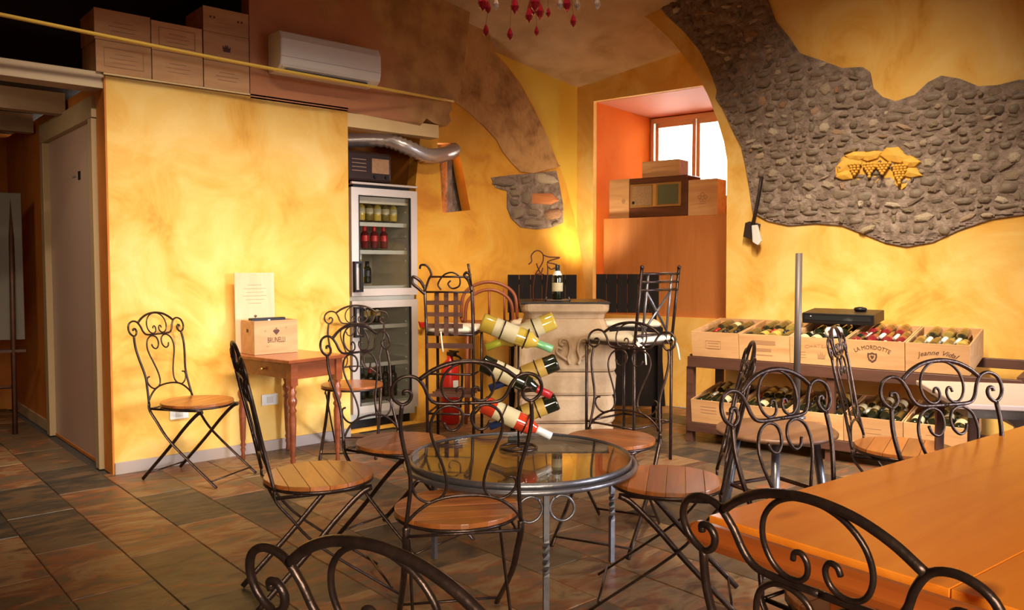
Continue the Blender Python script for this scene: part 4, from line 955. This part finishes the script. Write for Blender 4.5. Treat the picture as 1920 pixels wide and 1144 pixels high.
stack([(.27, .27, .90), (.275, .27, .93), (.295, .29, .95), (.30, .29, .965), (.30, .29, .995), (.29, .28, 1.0)], 'cornice', M_ped, t)
for s in (1, -1):
    pts = [(0.02 * s, .60), (.03 * s, .64), (.018 * s, .70), (.03 * s, .76), (.06 * s, .77), (.07 * s, .74), (.055 * s, .725)]
    MB().tube(catmull([((x * 1.35) + .055, -.325, z) for x, z in pts], 5), .011, 8).build('relief_scroll', M_ped, t)
    pts = [(.035 * s, .63), (.06 * s, .65), (.085 * s, .68), (.08 * s, .71), (.06 * s, .70)]
    MB().tube(catmull([((x * 1.35) + .055, -.325, z) for x, z in pts], 5), .009, 8).build('relief_scroll', M_ped, t)
B1('slab', M_black, t, 0, 0, 1.007, .60, .56, .012, bevel=0.002)
M_ped_rot = Matrix.Rotation(pang, 4, 'Z')
def onped(x, y, z): return pc + (M_ped_rot @ Vector((x, y, 0))) + Vector((0, 0, z))
pb = onped(-0.045, -0.12, 1.026)
cr_ = thing('bottle_cradle', 'small dark metal cradle under the wine bottle on the pedestal', 'stand', tuple(onped(-0.045, -0.12, 1.014)), pang)
B1('plate', M_iron, cr_, 0, 0, .006, .16, .08, .010, bevel=0.002)
for s in (-1, 1): MB().tube([(s * .075, .035, .002), (s * .085, -.035, .002), (s * .075, -.045, .03)], .004).build('leg', M_steel, cr_)
new_bottle('dark wine bottle with square white label standing on the stone pedestal', None, M_bdark, M_lab, M_foil['black'], tuple(pb), None, tall=0.235)
# white collar tag on its shoulder
tagb = thing('neck_tag', 'white paper collar round the neck of the pedestal bottle', 'tag', tuple(pb), pang)
MB().lathe([(0.034, 0.165), (0.019, 0.195)], 8, cap=False).build('collar', M_white, tagb)
# wire sculpture
ws = onped(-0.15, -0.02, 1.014)
t = thing('wire_sculpture', 'thin rusty wire bird sculpture standing on the pedestal', 'sculpture', tuple(ws), pang)
M_wire = simple('rusty_wire', (0.10, 0.025, 0.01), 0.5, 0.4)
def wpx(pts): return [onpl(x, y, ws, Vector((cF.x, cF.y, 0))) - ws for x, y in pts]
Minv = Matrix.Rotation(-pang, 3, 'Z')
for pl in ([(991, 496), (997, 490), (996, 480), (1002, 472), (1010, 470), (1018, 477), (1018, 490), (1010, 505), (1004, 515), (1000, 540), (1000, 572)], [(1018, 478), (1030, 482), (1050, 483), (1036, 487), (1026, 492), (1040, 495), (1046, 499), (1034, 505), (1028, 500)], [(1006, 494), (1009, 503), (1014, 512), (1018, 502)], [(1026, 494), (1027, 512), (1022, 572)], [(1004, 515), (1012, 513), (1020, 515)]):
    MB().tube(catmull([Minv @ p for p in wpx(pl)], 4), .0045, 6).build('wire', M_wire, t)
MB().tube([(x, y, .004) for x, y in ((.06, .03), (-.06, .03), (-.06, -.03), (.06, -.03))], .004, 6, closed=True).build('base_wire', M_wire, t)

# ================================================================== BAR STOOLS
def cushion(t, w_, d_, z, name='cushion'):
    m = MB(); lp = rr_loop(w_ / 2, d_ / 2, 0.05, 4)
    vs = []; n = len(lp); fs = []
    lv = [(.93, 0), (1.0, .012), (1.0, .026), (.92, .042), (.5, .05)]
    for s, h in lv: vs += [(x * s, y * s, z + h) for x, y in lp]
    for i in range(len(lv) - 1):
        for k in range(n): fs.append((i * n + k, i * n + (k + 1) % n, (i + 1) * n + (k + 1) % n, (i + 1) * n + k))
    fs += [tuple(reversed(range(n))), tuple((len(lv) - 1) * n + k for k in range(n))]
    return m.add(vs, fs, True).build(name, M_cush, t)
def tie(c, pts):
    return MB().tube(catmull(pts, 4), .006, 6, flat=.4).build('tie', M_cush, c)
# X-back stool: near corner N, right corner Rr carry the back; left corner L
Nn, Rr = at_depth(1187, 4.93), at_depth(1263, 5.22)
exv = (Rr - Nn).normalized(); wS = 0.385; hw_ = hd = wS / 2; SZ = 0.765
eyv = Vector((-exv.y, exv.x, 0))
ctr = (Nn + Rr) / 2 + eyv * hd
t = thing('bar_stool', 'iron bar stool with crossed back bars and tied cream cushion right of pedestal', 'bar stool', tuple(ctr), math.atan2(exv.y, exv.x), 'iron bar stools round the pedestal')
for x, y in ((-hw_, -hd), (hw_, -hd), (-hw_, hd), (hw_, hd)):
    MB().tube([(x, y, 0), (x, y, SZ)], .010, 6).build('leg', M_iron, t)
fr_ = MB()
SD = (((-hw_, -hd), (hw_, -hd)), ((hw_, -hd), (hw_, hd)), ((hw_, hd), (-hw_, hd)), ((-hw_, hd), (-hw_, -hd)))
for a, b in SD: fr_.tube([(*a, SZ), (*b, SZ)], .011, 6)
fr_.build('seat_frame', M_iron, t)
for a, b in SD: MB().tube([(*a, .25), (*b, .25)], .007, 6).build('rung', M_iron, t)
c_ = cushion(t, wS + .02, wS + .02, SZ + .011)
tie(c_, [(hw_ - .01, -hd - .01, SZ + .03), (hw_ + .02, -hd - .03, SZ - .02), (hw_ + .05, -hd - .03, SZ - .12)])
tie(c_, [(-hw_ + .0, -hd - .015, SZ + .02), (-hw_ + .06, -hd - .03, SZ - .02), (-hw_ + .08, -hd - .03, SZ - .12)])
tie(c_, [(-hw_, -hd - .015, SZ + .02), (-hw_ + .02, -hd - .035, SZ - .03), (-hw_ - .03, -hd - .03, SZ - .01)])
bx = lambda xx, z: Vector((xx, -hd - 0.05 * (z - SZ) / .45, z))
ZT = 1.235
for xx in (-hw_, hw_):
    MB().tube([bx(xx, SZ), bx(xx, ZT)], .010, 8).build('back_post', M_iron, t)
    MB().lathe([(.0, -.014), (.014, -.004), (.014, .006), (.0, .018)], 10, tuple(bx(xx, ZT + .008))).build('finial', M_iron, t)
for xx in (-hw_ + .07, hw_ - .07): MB().tube([bx(xx, SZ), bx(xx, ZT - .03)], .008, 6).build('back_bar', M_steel, t)
for z in (ZT - .03, ZT - .08, ZT - .13, SZ + .06): MB().tube([bx(-hw_, z), bx(hw_, z)], .009, 6).build('back_rail', M_iron, t)
MB().tube([bx(-hw_ + .07, ZT - .14), bx(hw_ - .07, SZ + .08)], .008, 6).build('cross_bar', M_steel, t)
MB().tube([bx(hw_ - .07, ZT - .14), bx(-hw_ + .07, SZ + .08)], .008, 6).build('cross_bar', M_steel, t)

# woven strap-back stool at the left, seen from behind
wq = Vector((3.50, 4.62, 0)); wa = math.atan2(-(wq - Vector((4.0, 4.3, 0))).x, 1)
wr = HEAD - PI / 2 + R_(-8)
t = thing('bar_stool', 'iron bar stool with woven strap back between fridge and pedestal', 'bar stool', tuple(wq), wr, 'iron bar stools round the pedestal')
# local: x right in view, y away; back nearest the camera
hx = 0.165
yk = lambda z: -0.17 - 0.05 * max(z - .78, 0) / .4
for s in (-1, 1):
    MB().tube([(s * hx, -.15, 0), (s * hx, -.165, .78), (s * (hx + .0), yk(1.12), 1.12)], .011, 8).build('back_post', M_iron, t)
    MB().tube([(s * hx, .17, 0), (s * hx, .17, .78)], .011, 8).build('leg', M_iron, t)
MB().tube(catmull([(-hx, yk(1.1), 1.1), (-hx - .03, yk(1.14), 1.15), (-hx - .08, yk(1.18), 1.18), (-hx - .085, yk(1.14), 1.135), (-hx - .045, yk(1.1), 1.10), (-hx, yk(1.08), 1.06)], 5), .011).build('ear_scroll', M_iron, t)
MB().tube(catmull([(-hx, yk(1.1), 1.08), (-hx + .03, yk(1.16), 1.16), (-hx + .05, yk(1.2), 1.20), (-hx + .02, yk(1.24), 1.255), (-hx - .02, yk(1.25), 1.26), (-hx - .03, yk(1.23), 1.235)], 5), .008).build('ear_scroll', M_iron, t)
MB().tube(catmull([(hx, yk(1.1), 1.08), (hx - .02, yk(1.14), 1.15), (hx - .05, yk(1.17), 1.19), (hx - .03, yk(1.2), 1.21), (hx - .005, yk(1.2), 1.19)], 5), .010).build('ear_scroll', M_iron, t)
MB().tube([(hx - .0, yk(1.12), 1.1), (hx - .02, yk(1.28), 1.27)], .008).build('ear_post', M_iron, t)
for z in (1.18, 1.075): MB().tube([(-hx + .04 if z > 1.1 else -hx, yk(z), z), (hx, yk(z), z)], .007, 6).build('back_rail', M_iron, t)
MB().tube(catmull([(-.05, yk(1.1), 1.09), (-.07, yk(1.14), 1.13), (-.03, yk(1.18), 1.19), (.03, yk(1.2), 1.21), (.08, yk(1.18), 1.18), (.08, yk(1.14), 1.12), (.03, yk(1.1), 1.10), (.0, yk(1.12), 1.13), (.02, yk(1.14), 1.155)], 5), .006).build('crest_scroll', M_iron, t)
for k, x in enumerate((-.085, -.02, .05)):
    MB().box(x, yk(.93) + (.004 if k % 2 else -.004), .925, .032, .004, .31).build('strap', M_rack, t)
for k, z in enumerate((1.0, .92, .84)):
    MB().box(-.03, yk(z) + (-.004 if k % 2 else .004), z, .25, .004, .030).build('strap', M_rack, t)
fr_ = MB()
for a, b in (((-hx, -.165), (hx, -.165)), ((hx, -.165), (hx, .17)), ((hx, .17), (-hx, .17)), ((-hx, .17), (-hx, -.165))): fr_.tube([(*a, .78), (*b, .78)], .011, 6)
fr_.build('seat_frame', M_iron, t)
for z in (.70,): B1('rear_rail', M_rack, t, 0, -.165, z, 2 * hx, .018, .035)
for z in (.22, .50):
    for a, b in (((-hx, -.155), (hx, -.155)), ((hx, -.155), (hx, .17)), ((-hx, .17), (-hx, -.155))): MB().tube([(*a, z), (*b, z)], .008, 6).build('rung', M_iron, t)
c_ = cushion(t, 2 * hx + .02, .34, .792)
tie(c_, [(-.06, -.18, .80), (-.05, -.20, .74), (-.04, -.20, .66)])
for k in range(4): MB().box(0, -.15 + .1 * k, .35 + .0 * k, .30, .02, .02).build('low_slat', M_rack, t)

# wicker/rattan chair with curved red-brown arms behind
q = at_depth(917, 6.35)
t = thing('rattan_chair', 'red-brown bentwood bar chair with curved back behind the strap-back stool', 'bar stool', tuple(q), HEAD - PI / 2)
M_rat = simple('red_rattan', (0.28, 0.07, 0.025), 0.4)
for r_, z_ in ((.22, 1.10), (.19, 1.04)):
    MB().tube(catmull([(-r_, 0, z_ - .25), (-r_ * .92, 0, z_ - .08), (-r_ * .55, 0, z_ + .0), (0, 0, z_ + .03), (r_ * .55, 0, z_), (r_ * .92, 0, z_ - .08), (r_, 0, z_ - .25)], 5), .013).build('hoop', M_rat, t)
for x in (-.12, 0, .12): MB().tube([(x, 0, .80), (x, 0, 1.08)], .009).build('spindle', M_rat, t)
B1('seat', M_rat, t, 0, .2, .79, .40, .34, .035, bevel=.01)
for x, y in ((-.17, .05), (.17, .05), (-.17, .32), (.17, .32)): MB().tube([(x, y, .775), (x * 1.1, y * 1.05, 0)], .014).build('leg', M_rat, t)
for s in (-1, 1): MB().tube([(s * .22, 0, .85), (s * .20, .03, .80)], .013).build('arm_end', M_rat, t)

# dark plank-backed bar chairs
def plank_chair(label, x, y, rz, w_, z0, z1, body):
    t = thing('plank_back_chair', label, 'bar chair', (x, y, 0), rz, 'black plank-backed bar chairs')
    n = 6
    for k in range(n): B1('plank', M_blkwood, t, -w_ / 2 + w_ * (k + .5) / n, .20, (z0 + z1) / 2, w_ / n - .003, .022, z1 - z0, bevel=.002)
    B1('back_rail', M_blkwood, t, 0, .217, z1 - .06, w_ - .02, .014, .04); B1('back_rail', M_blkwood, t, 0, .217, z0 + .05, w_ - .02, .014, .04)
    for s in (-1, 1):
        B1('post', M_blkwood, t, s * (w_ / 2 - .03), .24, (z1 - .03) / 2, .032, .03, z1 - .03)
        B1('leg', M_blkwood, t, s * (w_ / 2 - .03), -.18, .38, .035, .035, .76)
    B1('seat', M_blkwood, t, 0, .02, .775, w_ - .02, .42, .03)
    cushion(t, w_ - .04, .38, .792)
    if body:
        m = MB(); m.box(0, .1, .46, w_ * 1.12, .30, .58, taper=0.86); m.build('skirt_panel', M_blkwood, t, .004)
    return t
cB2 = atz(1180, 600, .84); dB2 = 5.9
q = at_depth(1180, 6.3); plank_chair('black plank-backed bar chair with cream cushion and solid front, right of pedestal', q.x, q.y, HEAD - PI / 2 - R_(4), .50, .88, 1.19, True)
q = at_depth(1020, 6.35); plank_chair('black plank-backed bar chair directly behind the stone pedestal and its bottle', q.x, q.y, HEAD - PI / 2 + R_(2), .56, .88, 1.185, False)

# ================================================================== WINE CRATE RACK ON WALL B
def Bpt(t_, off, z=0): 
    v = PB + dB * t_ + nB * off; return Vector((v.x, v.y, z))
# local frame: x = right seen from room (-dB), y = away (nB)
rzB = math.atan2(-dB.y, -dB.x)
o0 = Bpt(-0.40, -0.68)
rk_ = thing('crate_rack', 'dark two-tier wooden rack carrying wine crates along the yellow wall', 'rack', tuple(o0), rzB)
RW = 2.02
B1('front_rail', M_rack, rk_, RW / 2 - .03, 0.0, .578, RW, .04, .075, bevel=.003)
B1('back_rail', M_rack, rk_, RW / 2 - .03, .50, .65, RW, .04, .06, bevel=.003)
B1('front_rail', M_rack, rk_, RW / 2 - .03, 0.0, .115, RW, .04, .065, bevel=.003)
B1('back_rail', M_rack, rk_, RW / 2 - .03, .50, .16, RW, .04, .06, bevel=.003)
for x in (-.02, RW - .04):
    B1('leg', M_rack, rk_, x, .025, .27, .05, .05, .54 if x > 1 else .54); B1('leg', M_rack, rk_, x, .52, .375 if x < 1 else .375, .05, .05, .75)
    B1('side_rail', M_rack, rk_, x, .27, .60, .04, .46, .05); B1('side_rail', M_rack, rk_, x, .27, .12, .04, .46, .05)
B1('leg', M_rack, rk_, .95, .025, .27, .05, .045, .54)
TI = R_(8.0)
crates = []
CW = 0.347; CD = 0.50
rotB = Matrix.Rotation(rzB, 4, 'Z')
up_lab = ['leftmost upper wine crate with faded square stamp', 'second upper wine crate from the left, striped banner stamp', 'middle upper wine crate behind the pole, small tower stamp', 'fourth upper wine crate with arched lettering and a shield', 'rightmost upper wine crate with script lettering']
lo_lab = ['leftmost lower wine crate, just above the floor', 'second lower wine crate from the left, half hidden by a chair', 'middle lower wine crate behind the round stool', 'fourth lower wine crate, paler front, right of the edge-on chair', 'rightmost lower wine crate near the pale table']
def crate_at(x, z, lab, ch, group, tilt=TI, y=-.005, yaw=0.0):
    M = Matrix.Translation(o0) @ rotB @ Matrix.Translation((x, y, z)) @ Matrix.Rotation(tilt, 4, 'X') @ Matrix.Rotation(yaw, 4, 'Z')
    t = thing('wine_crate', lab, 'crate', (0, 0, 0), 0, group); t.matrix_world = M
    loc, rot, sc = M.decompose(); t.location = loc; t.rotation_euler = rot.to_euler()
    w_ = CW - .004; th = .009
    for nm, a in (('front_panel', (0, th / 2, ch / 2, w_, th, ch)), ('back_panel', (0, CD - th / 2, ch / 2, w_, th, ch)), ('side_panel', (-w_ / 2 + th / 2, CD / 2, ch / 2, th, CD - 2 * th, ch)), ('side_panel', (w_ / 2 - th / 2, CD / 2, ch / 2, th, CD - 2 * th, ch)), ('bottom_panel', (0, CD / 2, .006, w_ - 2 * th, CD - 2 * th, .01))):
        B1(nm, M_crate, t, *a, bevel=.001)
    return t, M
def fill(M, ch, mix, lab, group, seedk, lift=0.0, n_lay=1):
    rnd = random.Random(seedk); protos = {}
    nb = 4; w_ = CW - .03; r = .036
    xs_ = [-w_ / 2 + w_ * (k + .5) / nb for k in range(nb)]
    zl = ch - .036 + lift
    items = [(x, .02, True, 0) for x in xs_] + [((xs_[k] + xs_[k + 1]) / 2, .475, False, .055) for k in range(nb - 1)]
    items += [(x, .47, False, -.01) for x in xs_[:0]]
    for (x, y, fwd, dz) in items:
        kind = rnd.choice(mix); 
        if not fwd: continue_back = True
        a = Vector((x + rnd.uniform(-.004, .004), y + (0.30 if (fwd and rnd.random() < .5) else 0) * (1 if fwd else 0), zl + dz * .25 + rnd.uniform(-.006, .004)))
        flip = a.y > .2
        d = Vector((rnd.uniform(-.03, .03), -1 if flip else 1, rnd.uniform(-.02, .03)))
        Ra = M @ a; Rb = M @ (a + d)
        key = kind
        if key not in protos:
            protos[key] = new_bottle(lab, group, {'d': M_bdark, 'r': M_bred, 'w': M_bwhite, 'o': M_bol}[kind[0]], {'l': M_lab, 'g': M_labg, 'n': M_bdark}[kind[1]], M_foil[{'k': 'black', 'r': 'red', 'w': 'white', 'g': 'gold'}[kind[2]]], tall=.295, r=.0355)
            o = protos[key]
        else: o = copy_tree(protos[key])
        o.location = Ra; o.rotation_mode = 'QUATERNION'; o.rotation_quaternion = aim(Ra, Rb)
mixes = [['dlk', 'dnr', 'dnk'], ['dnk', 'dgg', 'ogk', 'dnr'], ['dnk', 'dlw', 'dnk'], ['rnw', 'rnw', 'rnr'], ['onw', 'ogk', 'dnw', 'onw']]
ulab = ['dark bottle with cream label lying in the leftmost upper crate', 'dark or amber bottle lying in the second upper crate', 'white-labelled dark bottle lying in the middle upper crate', 'deep red bottle with pale cap lying in the upper crate with the shield', 'olive bottle lying in the rightmost upper crate']
llab = ['white-labelled dark bottle lying in the leftmost lower crate', 'dark bottle lying in the second lower crate', 'dark bottle lying in the middle lower crate', 'white-labelled dark bottle lying in the fourth lower crate', 'dark bottle lying in the rightmost lower crate']
for k in range(5):
    t, M = crate_at(CW * (k + .5), .619, up_lab[k], .178, 'upper row of wine crates on the rack')
    fill(M, .178, mixes[k], ulab[k], 'bottles in upper crate ' + ['one', 'two', 'three', 'four', 'five'][k], 10 + k, lift=(-.02, .0, -.012, .004, .0)[k])
    if k == 0: emblem(t, -.01, -.001, .09, .055, M_inkf, 'frame'); [B1('print_line', M_inkf, t, -.01, -.0006, .10 - .02 * q, .08, .001, .004) for q in range(3)]
    if k == 1: B1('print_banner', M_inkf, t, .0, -.0006, .125, .16, .001, .03); B1('print_banner', M_inkf, t, .0, -.0006, .075, .10, .001, .022); B1('print_line', M_inkf, t, 0, -.0006, .04, .12, .001, .006)
    if k == 2: printed('lettering', 'CHATEAU', .032, XZ(0.01, -.001, .125), M_inkf, t, bend=.3, width=.17); emblem(t, .03, -.001, .065, .028, M_inkf, 'crown'); [B1('print_line', M_inkf, t, -.09, -.0006, .08 - .018 * q, .045, .001, .004) for q in range(3)]
    if k == 3: printed('lettering', 'LA MORDOTTE', .036, XZ(-.012, -.001, .135), M_ink, t, bend=.22, width=.215); emblem(t, -.012, -.001, .075, .036, M_ink, 'shield')
    if k == 4: printed('lettering', 'Jeanne Vidal', .042, XZ(-.0, -.001, .125), M_ink, t, bend=.28, font_shear=.4, width=.23); B1('print_line', M_inkf, t, 0, -.0006, .075, .09, .001, .006)
for k in range(5):
    t, M = crate_at(CW * (k + .5), .15, lo_lab[k], .165, 'lower row of wine crates on the rack')
    fill(M, .165, [['dlk', 'dnw'], ['dnr', 'dgk', 'dlk'], ['dnk', 'dgk'], ['dlk', 'dnw', 'dlk'], ['dnk', 'dlk']][k], llab[k], 'bottles in lower crate ' + ['one', 'two', 'three', 'four', 'five'][k], 30 + k, lift=.006)
    if k == 0: [B1('print_line', M_inkf, t, -.04, -.0006, .12 - .022 * q, .12, .001, .006) for q in range(3)]; B1('print_mark', M_ink, t, .10, -.0006, .09, .022, .001, .022)
    else: [B1('print_line', M_inkf, t, 0, -.0006, .10 - .03 * q, .10, .001, .004) for q in range(2)]
# black player on the crates
M = Matrix.Translation(o0) @ rotB
c_ = M @ Vector((.70 + .22, .36, .875))
t = thing('black_player', 'flat black disc player lying across the upper wine crates', 'player', tuple(c_), 0); t.rotation_euler = (Matrix.Rotation(rzB, 3, 'Z') @ Matrix.Rotation(R_(5), 3, 'X')).to_euler()
B1('casing', M_black, t, 0, 0, .04, .46, .26, .07, bevel=.004); B1('front_strip', simple('glossy_black', (.02, .02, .02), .1), t, 0, -.131, .045, .42, .004, .03); B1('button', M_white, t, -.17, -.132, .055, .008, .004, .006)
c2 = M @ Vector((1.02, .40, .956))
t = thing('remote_puck', 'small black round remote lying on the black player', 'remote', tuple(c2), 0); t.rotation_euler = (R_(0), 0, rzB)
MB().lathe([(.036, 0), (.04, .004), (.04, .016), (.03, .022)], 20).build('puck', M_black, t); MB().lathe([(.018, .022), (.018, .025)], 14).build('dial', simple('dark_dial', (.03, .03, .03), .3), t)
# white paper roll in crate 3
c3_ = M @ Vector((.70 + .26, .12, .83))
t = thing('paper_roll', 'short white paper roll lying in the middle upper crate', 'paper roll', tuple(c3_), 0); t.rotation_mode = 'QUATERNION'; t.rotation_quaternion = aim(c3_, c3_ + nB * -1 + dB * .3)
MB().lathe([(.012, 0), (.034, 0), (.034, .10), (.012, .10)], 20, cap=False).build('roll', M_white, t); MB().lathe([(.0125, .0), (.0125, .10)], 14, cap=False).build('core', M_inkf, t)

# ================================================================== THINGS ON WALL B
# grape ornament
gx, gz = onB(1650, 312); gx = -gx
t = thing('grape_ornament', 'ochre plaster ornament of grapes and leaves on the rubble wall', 'wall ornament', tuple(MB_(-0.03) @ Vector((gx, gz, 0))))
Mo = Matrix.Translation(-t.location) @ MB_(-0.03)
M_gr = mottled('ochre_relief', [(0.70, 0.36, 0.04), (0.82, 0.46, 0.08)], 12, 0.7, 0.2, 40)
def gp(x, y): a, z = onB(x, y, -0.03); return Vector((-a, z, 0))
leaves = [[(1568, 312), (1582, 296), (1602, 290), (1618, 300), (1612, 318), (1590, 322), (1570, 325)], [(1568, 325), (1590, 318), (1606, 322), (1600, 336), (1580, 338), (1566, 333)], [(1583, 292), (1600, 284), (1622, 284), (1632, 294), (1612, 302), (1592, 300)], [(1610, 288), (1640, 282), (1656, 286), (1646, 298), (1626, 304), (1612, 298)], [(1648, 292), (1662, 276), (1684, 275), (1698, 288), (1706, 298), (1690, 308), (1664, 304)], [(1690, 300), (1712, 293), (1728, 304), (1716, 314), (1696, 316)], [(1690, 312), (1716, 314), (1731, 330), (1710, 334), (1690, 330)]]
oln = [(1566, 310), (1580, 294), (1600, 285), (1624, 284), (1642, 282), (1656, 284), (1664, 277), (1684, 276), (1698, 287), (1712, 294), (1728, 305), (1718, 314), (1730, 330), (1708, 334), (1698, 350), (1690, 356), (1676, 344), (1664, 334), (1650, 334), (1640, 344), (1630, 340), (1614, 344), (1606, 336), (1582, 338), (1566, 332)]
m = MB(); m.M = Mo; m.poly([[(p.x, p.y) for p in [gp(*q) for q in oln]]], 0.014, Matrix.Translation((0, 0, 0.004))).build('backing', M_gr, t, 0.003)
for k, lf in enumerate(leaves):
    P = [gp(*p) for p in lf]; c = sum(P, Vector()) / len(P); rnd = .018 + .004 * (k % 3)
    vs = [p for p in P] + [p * .85 + c * .15 + Vector((0, 0, -rnd * .6)) for p in P] + [c + Vector((0, 0, -rnd * 1.2))]; n = len(P)
    fs = [(i, (i + 1) % n, n + (i + 1) % n, n + i) for i in range(n)] + [(n + i, n + (i + 1) % n, 2 * n) for i in range(n)]
    m = MB(); m.M = Mo; m.add(vs, fs).build('leaf', M_gr, t)
for (x, y, hpx, wpx_) in [(1604, 318, 28, 17), (1632, 318, 30, 17), (1656, 316, 26, 18), (1688, 325, 42, 19)]:
    m = MB(); m.M = Mo; c0 = gp(x, y); s_ = (gp(x + 10, y) - gp(x, y)).length / 10
    nr_ = int(hpx / 5)
    for r_i in range(nr_):
        f = r_i / max(nr_ - 1, 1); half = wpx_ * (1 - f * .75); cnt = max(1, int(half * 2 / 7))
        for k in range(cnt):
            xx = (k - (cnt - 1) / 2) * 6.5; p = c0 + Vector((xx * s_, -(r_i * 5 - hpx * .35) * s_, -.028 + .012 * abs(xx) / max(half, 1)))
            r = .0125; m.lathe([(.0, -r), (r * .7, -r * .7), (r, 0), (r * .7, r * .7), (0, r)], 7, tuple(p), cap=False)
    o = m.build('grape_bunch', M_gr, t); o['kind'] = 'stuff'
# scraper brush hanging
hx_, hz_ = onB(1425, 335); t = thing('hanging_brush', 'dark long-handled brush with a white tip hanging on the yellow wall', 'brush', tuple(MB_(-0.06) @ Vector((-hx_, hz_, 0)))); Mo = Matrix.Translation(-t.location) @ MB_(-0.06)
def hp(x, y, o=0): a, z = onB(x, y, -0.06); return Vector((-a, z, o))
m = MB(); m.M = Mo; m.tube([hp(1428, 332), hp(1424, 360), hp(1417, 395), hp(1411, 425)], .020, 8, flat=.6).build('handle', simple('dark_leather', (0.025, 0.012, 0.008), .5), t)
P = [hp(1405, 415), hp(1424, 420), hp(1418, 452), hp(1393, 444), hp(1397, 418)]
m = MB(); m.M = Mo; m.poly([[(p.x, p.y) for p in P]], .03).build('blade', simple('dark_blade', (0.03, 0.014, 0.01), .5), t, .003)
P = [hp(1412, 423), hp(1422, 422), hp(1430, 452), hp(1424, 460), hp(1414, 454)]
m = MB(); m.M = Mo; m.poly([[(p.x, p.y) for p in P]], .028, Matrix.Translation((0, 0, -.032))).build('white_tip', M_white, t, .003)
m = MB(); m.M = Mo; m.tube([hp(1428, 333, 0), hp(1428, 333, .06)], .004, 6).build('hook', M_iron, t)

# ================================================================== NICHE CONTENTS
def Bthing(name, label, cat, t_, off, z, yaw=0, group=None):
    p = Bpt(t_, off, z); return thing(name, label, cat, tuple(p), rzB + yaw, group)
so = OC + 0.12
tl = onB(1135, 380, so)[0]; tr = onB(1176, 380, so)[0]
h = onB(1150, 337, so)[1] - SILL
t = Bthing('wine_box', 'upright wooden wine box left of the old radio on the window ledge', 'wine box', (tl + onB(1195, 380, so)[0]) / 2 + .0, so + .01, SILL, group='wooden boxes in the window niche')
wB = abs(tl - tr)
B1('front_panel', M_crate, t, -.02, .005, h / 2, wB * .98, .01, h, bevel=.002); B1('box_body', M_crate, t, -.02, .09, h / 2, wB * .97, .158, h - .004); emblem(t, -.02 + .04, -.001, h * .45, .03, M_inkf, 'tree')
x0 = onB(1176, 380, so)[0]; x1 = onB(1290, 380, so)[0]; wR = abs(x0 - x1)
t = Bthing('vintage_radio', 'vintage wooden radio with glass dial on the window ledge', 'radio', (x0 + x1) / 2 - .01, so - .02, SILL + .001)
wR -= .02; hR = onB(1230, 332, so)[1] - SILL - .0
B1('cabinet', wood('walnut', (.07, .022, .01), (.14, .045, .02), .3, 'x', 3), t, 0, .15, hR / 2, wR, .28, hR, bevel=.012)
B1('front_bezel', simple('brass_bezel', (.45, .25, .08), .35, .6), t, -.02, .006, hR * .55, wR * .86, .012, hR * .58)
B1('speaker_cloth', mottled('brown_cloth', [(.24, .13, .06), (.34, .2, .1)], 60, .9, 0), t, -.02 - wR * .22, -.002, hR * .55, wR * .34, .006, hR * .48)
B1('dial_glass', simple('green_dial', (.10, .10, .05), .15), t, -.02 + wR * .22, -.002, hR * .55, wR * .34, .006, hR * .48)
B1('centre_strip', simple('brass_strip', (.7, .42, .12), .3, .7), t, -.02, -.004, hR * .55, .03, .008, hR * .54)
MB().lathe([(.014, 0), (.012, .012)], 12, (-wR * .40, 0, hR * .38), Matrix.Rotation(PI / 2, 4, 'X')).build('knob', M_black, t)
t2x = (onB(1211, 320, so + .1)[0] + onB(1280, 320, so + .1)[0]) / 2; wT = abs(onB(1211, 320, so + .1)[0] - onB(1280, 320, so + .1)[0])
zT = SILL + .001 + hR
t = Bthing('wine_box', 'low wooden box lying on top of the vintage radio', 'wine box', t2x, so + .03, zT + .001, group='wooden boxes in the window niche')
hT = max(onB(1245, 301, so + .05)[1] - zT, .09)
B1('front_panel', M_crate, t, 0, .005, hT / 2, wT, .01, hT, bevel=.002); B1('box_body', M_crate, t, 0, .10, hT / 2, wT - .004, .178, hT - .004); [B1('print_line', M_inkf, t, 0, -.0006, hT * (.35 + .25 * q), wT * .5, .001, .005) for q in range(2)]
x0 = onB(1292, 380, so)[0]; x1 = onB(1347, 380, so)[0]; wC = abs(x0 - x1); hC_ = onB(1325, 336, so)[1] - SILL
t = Bthing('wine_box', 'wooden wine box with brown grape crest right of the radio on the ledge', 'wine box', (x0 + x1) / 2, so - .02, SILL, group='wooden boxes in the window niche')
B1('front_panel', M_crate, t, 0, .005, hC_ / 2, wC, .01, hC_, bevel=.002); B1('box_body', M_crate, t, 0, .10, hC_ / 2, wC - .004, .178, hC_ - .004); emblem(t, 0, -.001, hC_ * .5, .07, M_inkf, 'tree')

# ================================================================== LEFT CORRIDOR EASEL
q = atz(30, 800, 0)
t = thing('easel_board', 'grey board on a dark easel at the left edge in the corridor', 'easel', tuple(at_depth(30, 6.1)), HEAD - PI / 2 + R_(25))
B1('board', simple('grey_board', (.16, .13, .10), .6), t, -.30, 0, 1.25, .70, .02, 1.10, bevel=.003)
B1('ledge', M_rack, t, -.30, -.04, .62, .72, .06, .02)
for x in (-.58, -.02): MB().tube([(x, .01, 1.8), (x * 1.05, -.10, 0)], .018, 4).build('leg', M_rack, t)
MB().tube([(-.30, .03, 1.7), (-.30, .40, 0)], .018, 4).build('leg', M_rack, t)
MB().tube([(-.58, -.045, .35), (-.02, -.045, .35)], .012, 4).build('crossbar', M_rack, t)
